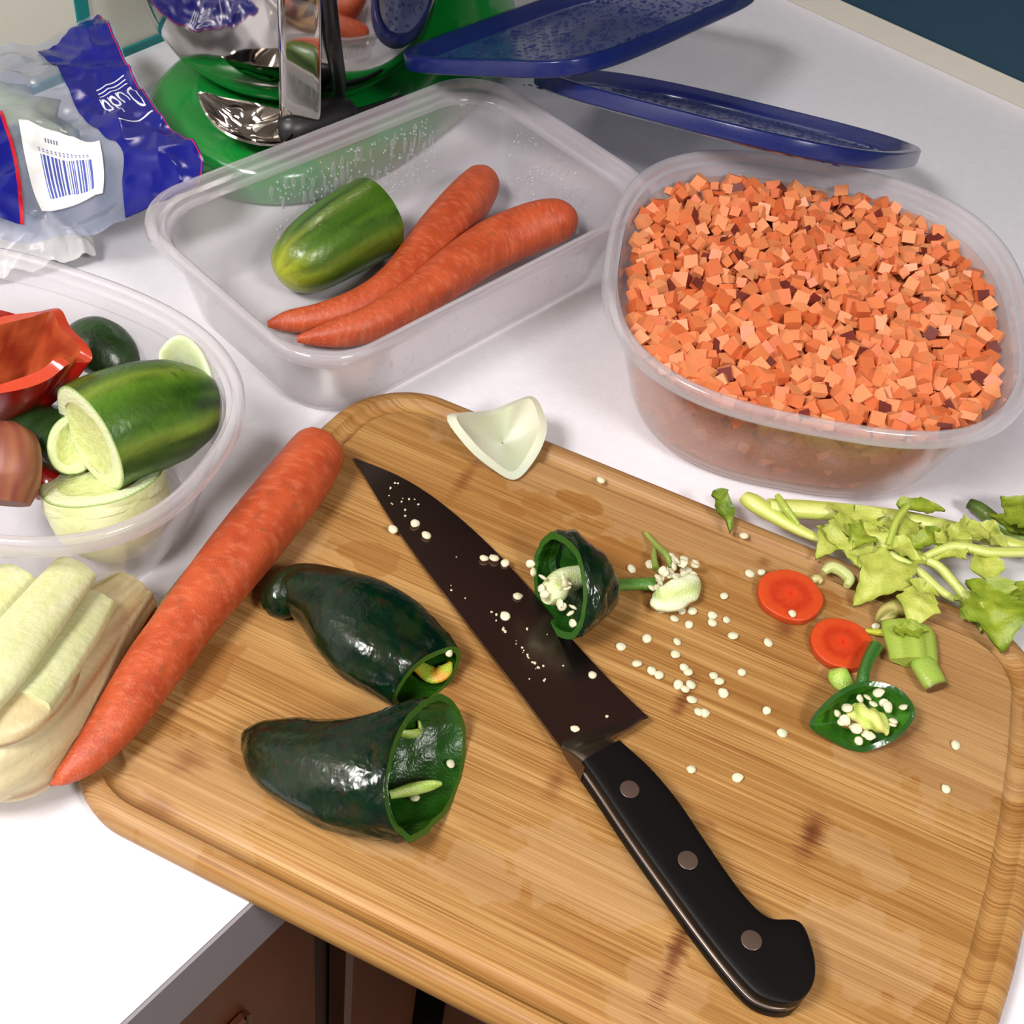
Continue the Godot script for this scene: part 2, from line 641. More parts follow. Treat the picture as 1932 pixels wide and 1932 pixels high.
# ---------------------------------------------------------------- bamboo board
func bamboo_tex() -> ImageTexture:
	var w := 1616
	var h := 1176
	var data := PackedByteArray()
	data.resize(w * h * 3)
	var fine := noise("n", 0.011, 3, 21)
	var fleck := noise("n", 0.03, 2, 22)
	var soft := noise("n", 0.004, 3, 23)
	var blot := noise("n", 0.012, 4, 24)
	var r := RandomNumberGenerator.new()
	r.seed = 5
	var tones := []
	for k in 40:
		tones.append([r.randf(), r.randf_range(0.0, 1.0), r.randf()])
	# [place, half along the grain, half across, strength]
	var nodes := [[Vector2(0.1075, 0.0153), 0.006, 0.014, 0.85], [Vector2(0.0733, 0.0891), 0.0045, 0.028, 0.8], [Vector2(0.0042, -0.0671), 0.004, 0.009, 0.8], [Vector2(0.0357, -0.0257), 0.004, 0.014, 0.75], [Vector2(-0.1103, -0.0964), 0.004, 0.02, 0.45], [Vector2(0.0661, -0.0857), 0.005, 0.006, 0.5], [Vector2(-0.1384, 0.1096), 0.008, 0.008, 0.45], [Vector2(0.1329, -0.0502), 0.012, 0.012, 0.4], [Vector2(0.001, 0.0427), 0.006, 0.01, 0.5], [Vector2(-0.0739, 0.0413), 0.008, 0.006, 0.35], [Vector2(-0.061, 0.0148), 0.01, 0.012, 0.5], [Vector2(0.0673, 0.0312), 0.006, 0.003, 0.45], [Vector2(-0.1768, -0.0877), 0.003, 0.014, 0.4], [Vector2(-0.1375, 0.1314), 0.01, 0.006, 0.35], [Vector2(0.0438, -0.1202), 0.004, 0.004, 0.4]]
	var wet := [[Vector2(-0.08, -0.088), 0.0075, 0.0045], [Vector2(-0.0712, -0.0973), 0.0085, 0.005], [Vector2(-0.0511, -0.1099), 0.013, 0.0065], [Vector2(-0.0185, -0.0883), 0.02, 0.008], [Vector2(0.079, -0.1134), 0.008, 0.006], [Vector2(-0.1269, -0.0258), 0.016, 0.01], [Vector2(-0.1565, 0.0647), 0.01, 0.02]]
	var dry := [[Vector2(-0.0745, -0.1308), 0.07, 0.028], [Vector2(-0.0121, -0.1244), 0.06, 0.03], [Vector2(0.061, -0.1381), 0.06, 0.024], [Vector2(0.133, -0.1001), 0.05, 0.05], [Vector2(0.1539, -0.0617), 0.04, 0.04], [Vector2(0.03, 0.0767), 0.035, 0.02], [Vector2(-0.01, 0.0979), 0.02, 0.012], [Vector2(0.0176, 0.0807), 0.02, 0.016], [Vector2(0.1329, 0.0142), 0.02, 0.01], [Vector2(0.1394, 0.0572), 0.03, 0.02], [Vector2(0.0747, 0.1096), 0.02, 0.02], [Vector2(-0.1347, 0.1244), 0.04, 0.03], [Vector2(-0.1835, -0.0123), 0.04, 0.03], [Vector2(0.1214, -0.0316), 0.018, 0.008], [Vector2(-0.0553, 0.1035), 0.02, 0.008]]
	var honey := Color8(146, 103, 52)
	var straw := Color8(180, 140, 86)
	var brown := Color8(116, 68, 28)
	var chalk := Color8(178, 146, 112)
	for y in h:
		var bz := (y + 0.5) / 4000.0 - 0.147
		var sf := bz / 0.0195 + 0.35
		var strip := int(floor(sf))
		var tn: Array = tones[(strip + 20) % 40]
		for x in w:
			var bx := (x + 0.5) / 4000.0 - 0.202
			var g := fine.get_noise_2d(x * 0.1, y * 21.0 + strip * 311.0)
			var g2 := fleck.get_noise_2d(x * 0.07 + strip * 97.0, y * 8.0)
			var s := soft.get_noise_2d(x * 0.3 + tn[2] * 4000.0, y * 5.0)
			var k: float = 0.42 + (tn[0] - 0.5) * 0.6 + g * 0.9 + s * 0.55
			var c := honey.lerp(straw, clampf(k, 0.0, 1.0))
			c = c.lerp(brown, clampf((-g2 - 0.12) * 1.1 + (-s) * 0.25, 0.0, 0.6))
			var b := blot.get_noise_2d(x, y)
			var pale := 0.0
			for d in dry:
				var e: Vector2 = Vector2(bx, bz) - d[0]
				pale = maxf(pale, 1.0 - Vector2(e.x / d[1], e.y / d[2]).length() + b * 0.55)
			var dryness := smoothstep(0.0, 0.14, pale) * 0.33
			for d in wet:
				var e: Vector2 = Vector2(bx, bz) - d[0]
				var q := 1.0 - Vector2(e.x / d[1], e.y / d[2]).length() + b * 0.4
				if q > 0.0:
					dryness = 0.0
					c = c.lerp(Color8(138, 88, 40), smoothstep(0.0, 0.12, q) * 0.45)
			c = c.lerp(chalk, dryness)
			for d in nodes:
				var e: Vector2 = Vector2(bx, bz) - d[0]
				if absf(e.x) < d[1] * 1.6 and absf(e.y) < d[2] * 1.3:
					var q := 1.0 - Vector2(e.x / d[1], e.y / d[2]).length() + g2 * 0.9 + b * 0.5
					c = c.lerp(Color8(84, 40, 16), clampf(q, 0.0, 1.0) * d[3])
			var i := (y * w + x) * 3
			data[i] = clampi(int(c.r * 255.0), 0, 255)
			data[i + 1] = clampi(int(c.g * 255.0), 0, 255)
			data[i + 2] = clampi(int(c.b * 255.0), 0, 255)
	return ImageTexture.create_from_image(Image.create_from_data(w, h, false, Image.FORMAT_RGB8, data))


func cutting_board() -> void:
	var mid := Vector3(0.0492, 0.0, 0.1214)
	var t := turned(18.0, mid)
	var prof := [[0.008, 0.0], [0.003, 0.0012], [0.0008, 0.004], [0.0, 0.008], [0.0008, 0.012], [0.003, 0.0148], [0.0065, 0.016], [0.0093, 0.016], [0.0096, 0.0159], [0.0104, 0.0148], [0.0122, 0.0128], [0.015, 0.0121], [0.0178, 0.0128], [0.0196, 0.0148], [0.0204, 0.0159], [0.0207, 0.016], [0.03, 0.016], [0.06, 0.016], [0.1, 0.016], [0.13, 0.016]]
	var rows := []
	for p in prof:
		var o := outline(0.2013 - p[0], 0.146 - p[0], maxf(0.04 - p[0] * 0.8, 0.006), 0.0, 120)
		for k in o.size():
			o[k].x *= 1.0 - 0.085 * pow(o[k].y / 0.146, 2.0)
		rows.append(ring(t, o, p[1]))
	var g := Geo.new()
	g.grid(rows)
	g.cap(rows[0], false)
	g.cap(rows[-1], true)
	g.plan_uv(mid - t.basis.x * 0.202 - t.basis.z * 0.147, t.basis.x / 0.404, t.basis.z / 0.294)
	var m := mat("bamboo", Color.WHITE, 0.5, {"spec": 0.4, "tex": bamboo_tex()})
	m.texture_repeat = false
	single("cutting_board", g, m, "large bamboo cutting board with rounded corners and a juice groove", "cutting board", "", mid)


# ---------------------------------------------------------------- plastic tubs
func plastic(called: String, color: Color, alpha: float) -> StandardMaterial3D:
	return mat(called, color, 0.11, {"alpha": alpha})


# profile rows: [half a, half b, corner radius, y]; from the outside foot up over the rim and down inside to the floor
func tub(t: Node3D, called: String, x: Transform3D, prof: Array, n: float, m: Material, floors := true) -> void:
	var rows := []
	for p in prof:
		rows.append(ring(x, outline(p[0], p[1], p[2], n, 120), p[3]))
	var g := Geo.new()
	var from := 0
	for k in range(1, rows.size()):
		if prof[k].size() > 4 or k == rows.size() - 1:
			g.grid(rows.slice(from, k + 1))
			from = k
	if floors:
		g.cap(rows[0], false)
		g.cap(rows[-1], true)
	else:
		g.grid([rows[-1], rows[0]])
	part(t, called, g, m)


func tubs() -> void:
	var milk := plastic("milky_plastic", c8(206, 200, 206), 0.17)
	var milk_rim := plastic("milky_plastic_rim", c8(208, 202, 208), 0.3)
	# low rectangular box
	var at := Vector3(-0.0864, 0.0, -0.1657)
	var x := turned(-50.5, at)
	var t := thing("food_container", "shallow rectangular clear plastic container holding two carrots and a cucumber half", "container", at)
	var a := 0.1345
	var b := 0.0865
	var prof := []
	for p in [[0.026, 0.0005, 0.03], [0.0215, 0.002, 0.032], [0.019, 0.006, 0.034], [0.0095, 0.052, 0.036], [0.0093, 0.0525, 0.036], [0.0106, 0.0525, 0.036], [0.0201, 0.0065, 0.034], [0.0225, 0.0032, 0.032], [0.027, 0.0018, 0.03]]:
		prof.append([a - p[0], b - p[0], p[2], p[1]])
	tub(t, "body", x, prof, 0.0, milk)
	prof = []
	for p in [[0.0094, 0.0526], [0.0058, 0.053, 1], [0.005, 0.0534], [0.0048, 0.0562, 1], [0.0008, 0.0568, 1], [0.0, 0.0578], [0.0, 0.0622], [0.0008, 0.0641], [0.0026, 0.0652], [0.0042, 0.0648], [0.0052, 0.0636, 1], [0.0056, 0.0604, 1], [0.0082, 0.0596, 1], [0.0088, 0.0566, 1], [0.0106, 0.0558], [0.0106, 0.0527]]:
		prof.append([a - p[0], b - p[0], 0.037 - p[0] * 0.3, p[1]] + p.slice(2))
	tub(t, "rim", x, prof, 0.0, milk_rim, false)
	condensation(t, x, a, b)
	# squarish tub for the dice
	at = Vector3(0.1445, 0.0, -0.1315)
	x = turned(2.0, at)
	t = thing("food_container", "deep rounded square plastic tub filled with orange dice", "container", at)
	squircle_tub(t, x, 0.117, 0.117, 0.082, 2.75, plastic("milky_plastic_used", c8(214, 172, 152), 0.27), milk_rim)
	# oval tub of mixed vegetables at the left
	at = Vector3(-0.247, 0.0, 0.042)
	x = turned(14.0, at)
	t = thing("food_container", "clear plastic tub of mixed vegetable pieces at the left edge", "container", at)
	squircle_tub(t, x, 0.1185, 0.0865, 0.08, 2.5, milk, milk_rim)


func squircle_tub(t: Node3D, x: Transform3D, a: float, b: float, h: float, n: float, m: Material, m2: Material) -> void:
	var prof := []
	for p in [[0.037, 0.0005], [0.031, 0.0025], [0.0275, 0.007], [0.0245, 0.014], [0.0085, h - 0.0135], [0.0096, h - 0.0135], [0.0256, 0.0142], [0.0286, 0.0078], [0.032, 0.004], [0.038, 0.002]]:
		prof.append([a - p[0], b - p[0], 0.0, p[1]])
	tub(t, "body", x, prof, n, m)
	prof = []
	for p in [[0.0086, h - 0.0133], [0.0048, h - 0.013, 1], [0.0038, h - 0.0126], [0.0036, h - 0.0098, 1], [0.0004, h - 0.0093, 1], [0.0, h - 0.0086], [0.0, h - 0.003], [0.0008, h - 0.0009], [0.0026, h], [0.0044, h - 0.0006], [0.0054, h - 0.0019, 1], [0.006, h - 0.0052, 1], [0.0082, h - 0.006, 1], [0.0088, h - 0.0096], [0.0097, h - 0.0132]]:
		prof.append([a - p[0], b - p[0], 0.0, p[1]] + p.slice(2))
	tub(t, "rim", x, prof, n, m2, false)


func condensation(t: Node3D, x: Transform3D, a: float, b: float) -> void:
	var mm := MultiMesh.new()
	mm.transform_format = MultiMesh.TRANSFORM_3D
	var ball := SphereMesh.new()
	ball.radius = 1.0
	ball.height = 2.0
	ball.radial_segments = 8
	ball.rings = 4
	mm.mesh = ball
	var r := RandomNumberGenerator.new()
	r.seed = 31
	var list := []
	for k in 560:
		var far := r.randf() < 0.6
		var y := r.randf_range(0.012, 0.05)
		var inset := 0.0201 - (y - 0.0065) * 0.2065 + 0.0004
		var u := r.randf_range(-0.5, 1.0) * (a - 0.05)
		var p: Vector3
		var run := r.randf() < 0.16
		if far:
			p = Vector3(u, y, -(b - inset))
		elif r.randf() < 0.5:
			p = Vector3(a - inset, y, r.randf_range(-1, 1) * (b - 0.05))
		else:
			p = Vector3(r.randf_range(-1, 1) * (a - 0.05), y, b - inset)
		var s := r.randf_range(0.0003, 0.0009)
		var sc := Vector3(s, s, s)
		if run:
			sc = Vector3(s * 2.4, r.randf_range(0.003, 0.007), s * 0.8)
			if not far:
				sc.y *= 0.5
			p.y = clampf(p.y, sc.y + 0.006, 0.05 - sc.y)
		list.append(x * Transform3D(Basis.from_scale(sc), p))
	mm.instance_count = list.size()
	for k in list.size():
		var tr: Transform3D = list[k]
		tr.origin -= t.position
		mm.set_instance_transform(k, tr)
	var o := MultiMeshInstance3D.new()
	o.name = "condensation"
	o.multimesh = mm
	o.material_override = mat("water_drop", c8(215, 218, 222), 0.08, {"alpha": 0.2})
	t.add_child(o)
	tag(o, "water droplets and runs inside the container walls", "", "", "stuff")


# ---------------------------------------------------------------- blue lids
func lid(label: String, x: Transform3D, a: float, b: float, n: float, seed_: int) -> void:
	var blue := mat("blue_lid_rim", c8(20, 34, 104), 0.2, {"alpha": 0.72})
	var sheet := mat("blue_lid_sheet", c8(52, 78, 152), 0.22, {"alpha": 0.34})
	var t := thing("container_lid", label, "lid", x.origin)
	var rows := []
	for p in [[0.010, 0.0], [0.0, 0.0], [-0.0006, 0.001], [-0.0006, 0.0085], [0.0006, 0.0095], [0.004, 0.0098], [0.0062, 0.0088], [0.0066, 0.004], [0.010, 0.0035]]:
		rows.append(ring(x, outline(a - p[0], b - p[0], 0.03, n, 96), p[1]))
	rows.append(rows[0])
	var g := Geo.new()
	g.grid(rows)
	part(t, "rim", g, blue)
	g = Geo.new()
	rows = []
	for p in [[0.0102, 0.0004], [0.016, 0.0004], [0.018, -0.0012], [0.05, -0.0012]]:
		rows.append(ring(x, outline(a - p[0], b - p[0], 0.026, n, 96), p[1]))
	var low := []
	for r in rows:
		var q := PackedVector3Array()
		for p in r:
			q.append(p - x.basis.y * 0.0013)
		low.append(q)
	g.grid(rows)
	g.cap(rows[-1], true)
	low.reverse()
	g.cap(low[0], false)
	g.grid(low)
	part(t, "panel", g, sheet)
	var mm := MultiMesh.new()
	mm.transform_format = MultiMesh.TRANSFORM_3D
	var ball := SphereMesh.new()
	ball.radius = 1.0
	ball.height = 1.0
	ball.radial_segments = 8
	ball.rings = 4
	mm.mesh = ball
	var r := RandomNumberGenerator.new()
	r.seed = seed_
	mm.instance_count = 900
	for k in 900:
		var u := r.randf_range(-1, 1)
		var w := r.randf_range(-1, 1)
		var s := r.randf_range(0.0006, 0.0019)
		var p := x * Vector3(u * (a - 0.016), 0.0, w * (b - 0.016))
		var tr := Transform3D(x.basis * Basis.from_scale(Vector3(s, s * 0.7, s)), p - t.position)
		mm.set_instance_transform(k, tr)
	var o := MultiMeshInstance3D.new()
	o.name = "droplets"
	o.multimesh = mm
	o.material_override = mat("lid_drop", c8(26, 36, 112), 0.1, {"alpha": 0.5})
	t.add_child(o)
	tag(o, "water drops beaded on the lid", "", "", "stuff")


func lids() -> void:
	lid("blue plastic rectangular lid tilted behind the rectangular container", Transform3D(Basis.from_euler(Vector3(0.3468, -2.0262, 0.1488)), Vector3(-0.0005, 0.0748, -0.3728)), 0.13, 0.077, 5.0, 3)
	lid("blue plastic rounded square lid leaning behind the tub of dice", Transform3D(Basis.from_euler(Vector3(-0.4189, -0.4675, 0.1458)), Vector3(0.0987, 0.0567, -0.3168)), 0.118, 0.118, 3.0, 4)


# ---------------------------------------------------------------- stand mixer and scoop
func strap(pts: Array, wide: Vector3, hw: float, ht: float, nl := 30) -> Geo:
	var g := Geo.new()
	var rows := []
	for i in nl + 1:
		var t := float(i) / nl
		var p: Vector3 = cr(pts, t)
		var d: Vector3 = (cr(pts, minf(1.0, t + 0.02)) - cr(pts, maxf(0.0, t - 0.02))).normalized()
		var n := d.cross(wide).normalized()
		var row := PackedVector3Array()
		for k in 16:
			var a := TAU * k / 16
			var c := cos(a)
			var s := sin(a)
			row.append(p + wide * hw * signf(c) * pow(absf(c), 0.5) + n * ht * signf(s) * pow(absf(s), 0.5))
		rows.append(row)
	g.grid(rows)
	g.cap(rows[0], false)
	g.cap(rows[-1], true)
	return g


func lathe(at: Vector3, prof: Array, ns := 64) -> Geo:
	var g := Geo.new()
	var rows := []
	for p in prof:
		var row := PackedVector3Array()
		for k in ns:
			var a := TAU * k / ns
			row.append(at + Vector3(p[0] * cos(a), p[1], p[0] * sin(a)))
		rows.append(row)
	g.grid(rows)
	g.cap(rows[0], false)
	g.cap(rows[-1], true)
	return g


func mixer() -> void:
	var green := mat("green_enamel", c8(14, 128, 46), 0.18, {"coat": 0.6})
	var steel := mat("polished_steel", c8(205, 200, 196), 0.07, {"metal": 1.0})
	var black := mat("black_plastic", c8(22, 22, 24), 0.4)
	var mid := Vector3(-0.17, 0.0, -0.377)
	var t := thing("stand_mixer", "green stand mixer with a polished steel bowl behind the rectangular container", "mixer", mid)
	var x := turned(-66.4 + 90.0, mid)
	var rows := []
	for p in [[0.004, 0.0], [0.0, 0.003], [0.0, 0.014], [0.003, 0.022], [0.01, 0.027], [0.03, 0.029]]:
		rows.append(ring(x, outline(0.09 - p[0], 0.158 - p[0], 0.0, 2.7, 96), p[1]))
	var g := Geo.new()
	g.grid(rows)
	g.cap(rows[0], false)
	g.cap(rows[-1], true)
	part(t, "base", g, green)
	# the column at the back of the base
	g = Geo.new()
	rows = []
	var cx := turned(-66.4 + 90.0, mid + Vector3(0.052, 0, -0.112))
	for p in [[0.062, 0.036, 0.026], [0.052, 0.034, 0.05], [0.046, 0.033, 0.1], [0.046, 0.034, 0.2], [0.055, 0.045, 0.27]]:
		rows.append(ring(cx, outline(p[0], p[1], 0.0, 2.6, 48), p[2]))
	g.grid(rows)
	g.cap(rows[-1], true)
	part(t, "column", g, green, "", false)
	g = Geo.new()
	rows = sweep([mid + Vector3(0.075, 0.315, -0.165), mid + Vector3(0.05, 0.32, -0.11), mid + Vector3(-0.02, 0.33, 0.03), mid + Vector3(-0.05, 0.325, 0.1), mid + Vector3(-0.058, 0.32, 0.115)], [0.03, 0.056, 0.06, 0.05, 0.02], 24, 32)
	g.grid(rows)
	g.cap(rows[0], false)
	g.cap(rows[-1], true)
	part(t, "motor_head", g, green)
	# the bowl
	var bc := Vector3(-0.2, 0, -0.36)
	g = lathe(bc, [[0.05, 0.029], [0.058, 0.0295], [0.064, 0.032], [0.074, 0.0385], [0.085, 0.05], [0.092, 0.063], [0.097, 0.078], [0.1, 0.095], [0.1025, 0.12], [0.104, 0.16], [0.1045, 0.195], [0.106, 0.197], [0.106, 0.199], [0.103, 0.199], [0.102, 0.16], [0.1, 0.12], [0.098, 0.096], [0.09, 0.066], [0.072, 0.042], [0.04, 0.034]])
	var bowl := part(t, "bowl", g, steel)
	var d := Vector3(0.275, 0, 0.961)
	var wide := Vector3.UP.cross(d).normalized()
	g = strap([bc + d * 0.1 + Vector3.UP * 0.16, bc + d * 0.12 + Vector3.UP * 0.16, bc + d * 0.126 + Vector3.UP * 0.12, bc + d * 0.122 + Vector3.UP * 0.08, bc + d * 0.117 + Vector3.UP * 0.054, bc + d * 0.106 + Vector3.UP * 0.048, bc + d * 0.088 + Vector3.UP * 0.062], wide, 0.0125, 0.003)
	part(bowl, "bowl_handle", g, steel)
	# cable
	var c := thing("power_cord", "black power cord hanging beside the steel bowl handle", "cord", Vector3(-0.1549, 0.035, -0.2854))
	part(c, "cable", tube([Vector3(-0.1604, 0.16, -0.2651), Vector3(-0.1547, 0.13, -0.2645), Vector3(-0.1498, 0.1, -0.2601), Vector3(-0.1507, 0.06, -0.2813), Vector3(-0.1536, 0.036, -0.2861), Vector3(-0.1391, 0.034, -0.2938), Vector3(-0.1154, 0.034, -0.3178)], [0.0045, 0.0045, 0.0045, 0.0045, 0.0045, 0.0045, 0.0045], 40, 10), black)
	# scoop
	var s := thing("steel_scoop", "shiny steel scoop with a black grip lying on the green mixer base", "scoop", Vector3(-0.2085, 0.03, -0.2634))
	g = shell([Vector3(-0.2335, 0.052, -0.2579), Vector3(-0.2262, 0.0505, -0.2437), Vector3(-0.2145, 0.048, -0.2318), Vector3(-0.1996, 0.0465, -0.226), Vector3(-0.1845, 0.0465, -0.2245), Vector3(-0.1736, 0.0475, -0.2284), Vector3(-0.1709, 0.05, -0.2409), Vector3(-0.1759, 0.0525, -0.2526), Vector3(-0.1863, 0.0535, -0.2527), Vector3(-0.2013, 0.054, -0.2529), Vector3(-0.2168, 0.0535, -0.2547), Vector3(-0.2274, 0.053, -0.2581)], Vector3(-0.2081, 0.0335, -0.2602), 0.0016, 2.2, 10, 4)
	part(s, "scoop_bowl", g, steel)
	part(s, "grip", tube([Vector3(-0.1801, 0.043, -0.2442), Vector3(-0.175, 0.044, -0.2465), Vector3(-0.1596, 0.044, -0.2599), Vector3(-0.1457, 0.044, -0.2743), Vector3(-0.1406, 0.044, -0.2797)], [0.006, 0.0125, 0.013, 0.012, 0.005], 16, 16), black)


# ---------------------------------------------------------------- celery bag
func bag_height(p: Vector3) -> float:
	var e := Vector2((p.x + 0.315) / 0.125, (p.z + 0.235) / 0.125)
	var h := 0.055 * pow(maxf(0.0, 1.0 - 0.55 * e.length_squared()), 0.6) + 0.006
	return h


func film(edge_a: Array, edge_b: Array, nu: int, nv: int, lift: float, amp: float, thick := 0.0004) -> Geo:
	var f := noise("ridge", 7.0, 3, 41)
	var f2 := noise("n", 6.0, 2, 42)
	var f3 := noise("ridge", 18.0, 2, 43)
	var rows := []
	var low := []
	for i in nv + 1:
		var t := float(i) / nv
		var a: Vector3 = cr(edge_a, t)
		var b: Vector3 = cr(edge_b, t)
		var row := PackedVector3Array()
		var lo := PackedVector3Array()
		for j in nu + 1:
			var p := a.lerp(b, float(j) / nu)
			var q := Vector3(p.x, 0, p.z)
			var y := bag_height(q) + lift + amp * (f.get_noise_2d(q.x + 0.35 * q.z, q.z * 0.6) * 1.2 + f2.get_noise_2d(q.x, q.z) + 0.35 * f3.get_noise_2d(q.x, q.z))
			row.append(Vector3(p.x, maxf(y, 0.0015), p.z))
			lo.append(Vector3(p.x, maxf(y, 0.0015) - thick, p.z))
		rows.append(row)
		low.append(lo)
	var g := Geo.new()
	g.grid(rows, false)
	low.reverse()
	var back := Geo.new()
	back.grid(low, false)
	# same place on the print seen from below
	var base := g.v.size()
	for k in back.v.size():
		g.add(back.v[k], Vector2(back.uv[k].x, 1.0 - back.uv[k].y), Color.WHITE)
	for k in back.idx:
		g.idx.append(base + k)
	return g


func stroke(im: Image, pts: Array, r: float, c: Color) -> void:
	for k in pts.size() - 1:
		var a: Vector2 = pts[k]
		var b: Vector2 = pts[k + 1]
		var n := int(a.distance_to(b)) + 1
		for i in n + 1:
			var p := a.lerp(b, float(i) / n)
			im.fill_rect(Rect2i(int(p.x - r), int(p.y - r), int(2 * r) + 1, int(2 * r) + 1), c)


func arc(c: Vector2, rx: float, ry: float, a0: float, a1: float) -> Array:
	var out := []
	for k in 25:
		var a := deg_to_rad(lerpf(a0, a1, k / 24.0))
		out.append(c + Vector2(cos(a) * rx, sin(a) * ry))
	return out


# print on the blue band: white lettering, upside down as the bag lies
func band_print() -> ImageTexture:
	var im := Image.create(640, 960, false, Image.FORMAT_RGBA8)
	im.fill(Color8(18, 24, 124))
	var red := Color8(196, 26, 52)
	im.fill_rect(Rect2i(622, 0, 10, 960), red)
	var word := Image.create(300, 150, false, Image.FORMAT_RGBA8)
	word.fill(Color(0, 0, 0, 0))
	var w := Color8(226, 228, 240)
	# D u d a
	stroke(word, [Vector2(20, 20), Vector2(20, 110)], 4, w)
	stroke(word, arc(Vector2(22, 65), 58, 45, -90, 90), 4, w)
	stroke(word, [Vector2(104, 55), Vector2(104, 90)], 4, w)
	stroke(word, arc(Vector2(125, 88), 21, 22, 180, 0), 4, w)
	stroke(word, [Vector2(147, 55), Vector2(147, 110)], 4, w)
	stroke(word, arc(Vector2(188, 83), 22, 27, 0, 360), 4, w)
	stroke(word, [Vector2(211, 16), Vector2(211, 110)], 4, w)
	stroke(word, arc(Vector2(252, 83), 20, 26, 0, 360), 4, w)
	stroke(word, [Vector2(274, 55), Vector2(274, 110)], 4, w)
	for k in 3:
		stroke(word, [Vector2(30, 124 + 9 * k), Vector2(260, 124 + 9 * k)], 1, w)
	word.rotate_180()
	word.resize(390, 200)
	im.blend_rect(word, Rect2i(0, 0, 390, 200), Vector2i(200, 250))
	stroke(im, [Vector2(200, 470), Vector2(400, 480), Vector2(590, 462)], 3, w)
	return ImageTexture.create_from_image(im)


func label_print() -> ImageTexture:
	var im := Image.create(256, 256, false, Image.FORMAT_RGB8)
	im.fill(Color8(226, 226, 226))
	var ink := Color8(70, 84, 168)
	var r := RandomNumberGenerator.new()
	r.seed = 12
	var x := 52
	while x < 214:
		var n := r.randi_range(2, 8)
		im.fill_rect(Rect2i(x, 84, n, 120), ink)
		x += n + r.randi_range(2, 7)
	x = 48
	while x < 214:
		im.fill_rect(Rect2i(x, 62, 5, 12), ink)
		im.fill_rect(Rect2i(x + 1, 65, 3, 6), Color8(226, 226, 226))
		x += 13
	for k in 5:
		im.fill_rect(Rect2i(74 + 9 * k, 30, 5, 11), Color8(110, 112, 130))
	return ImageTexture.create_from_image(im)


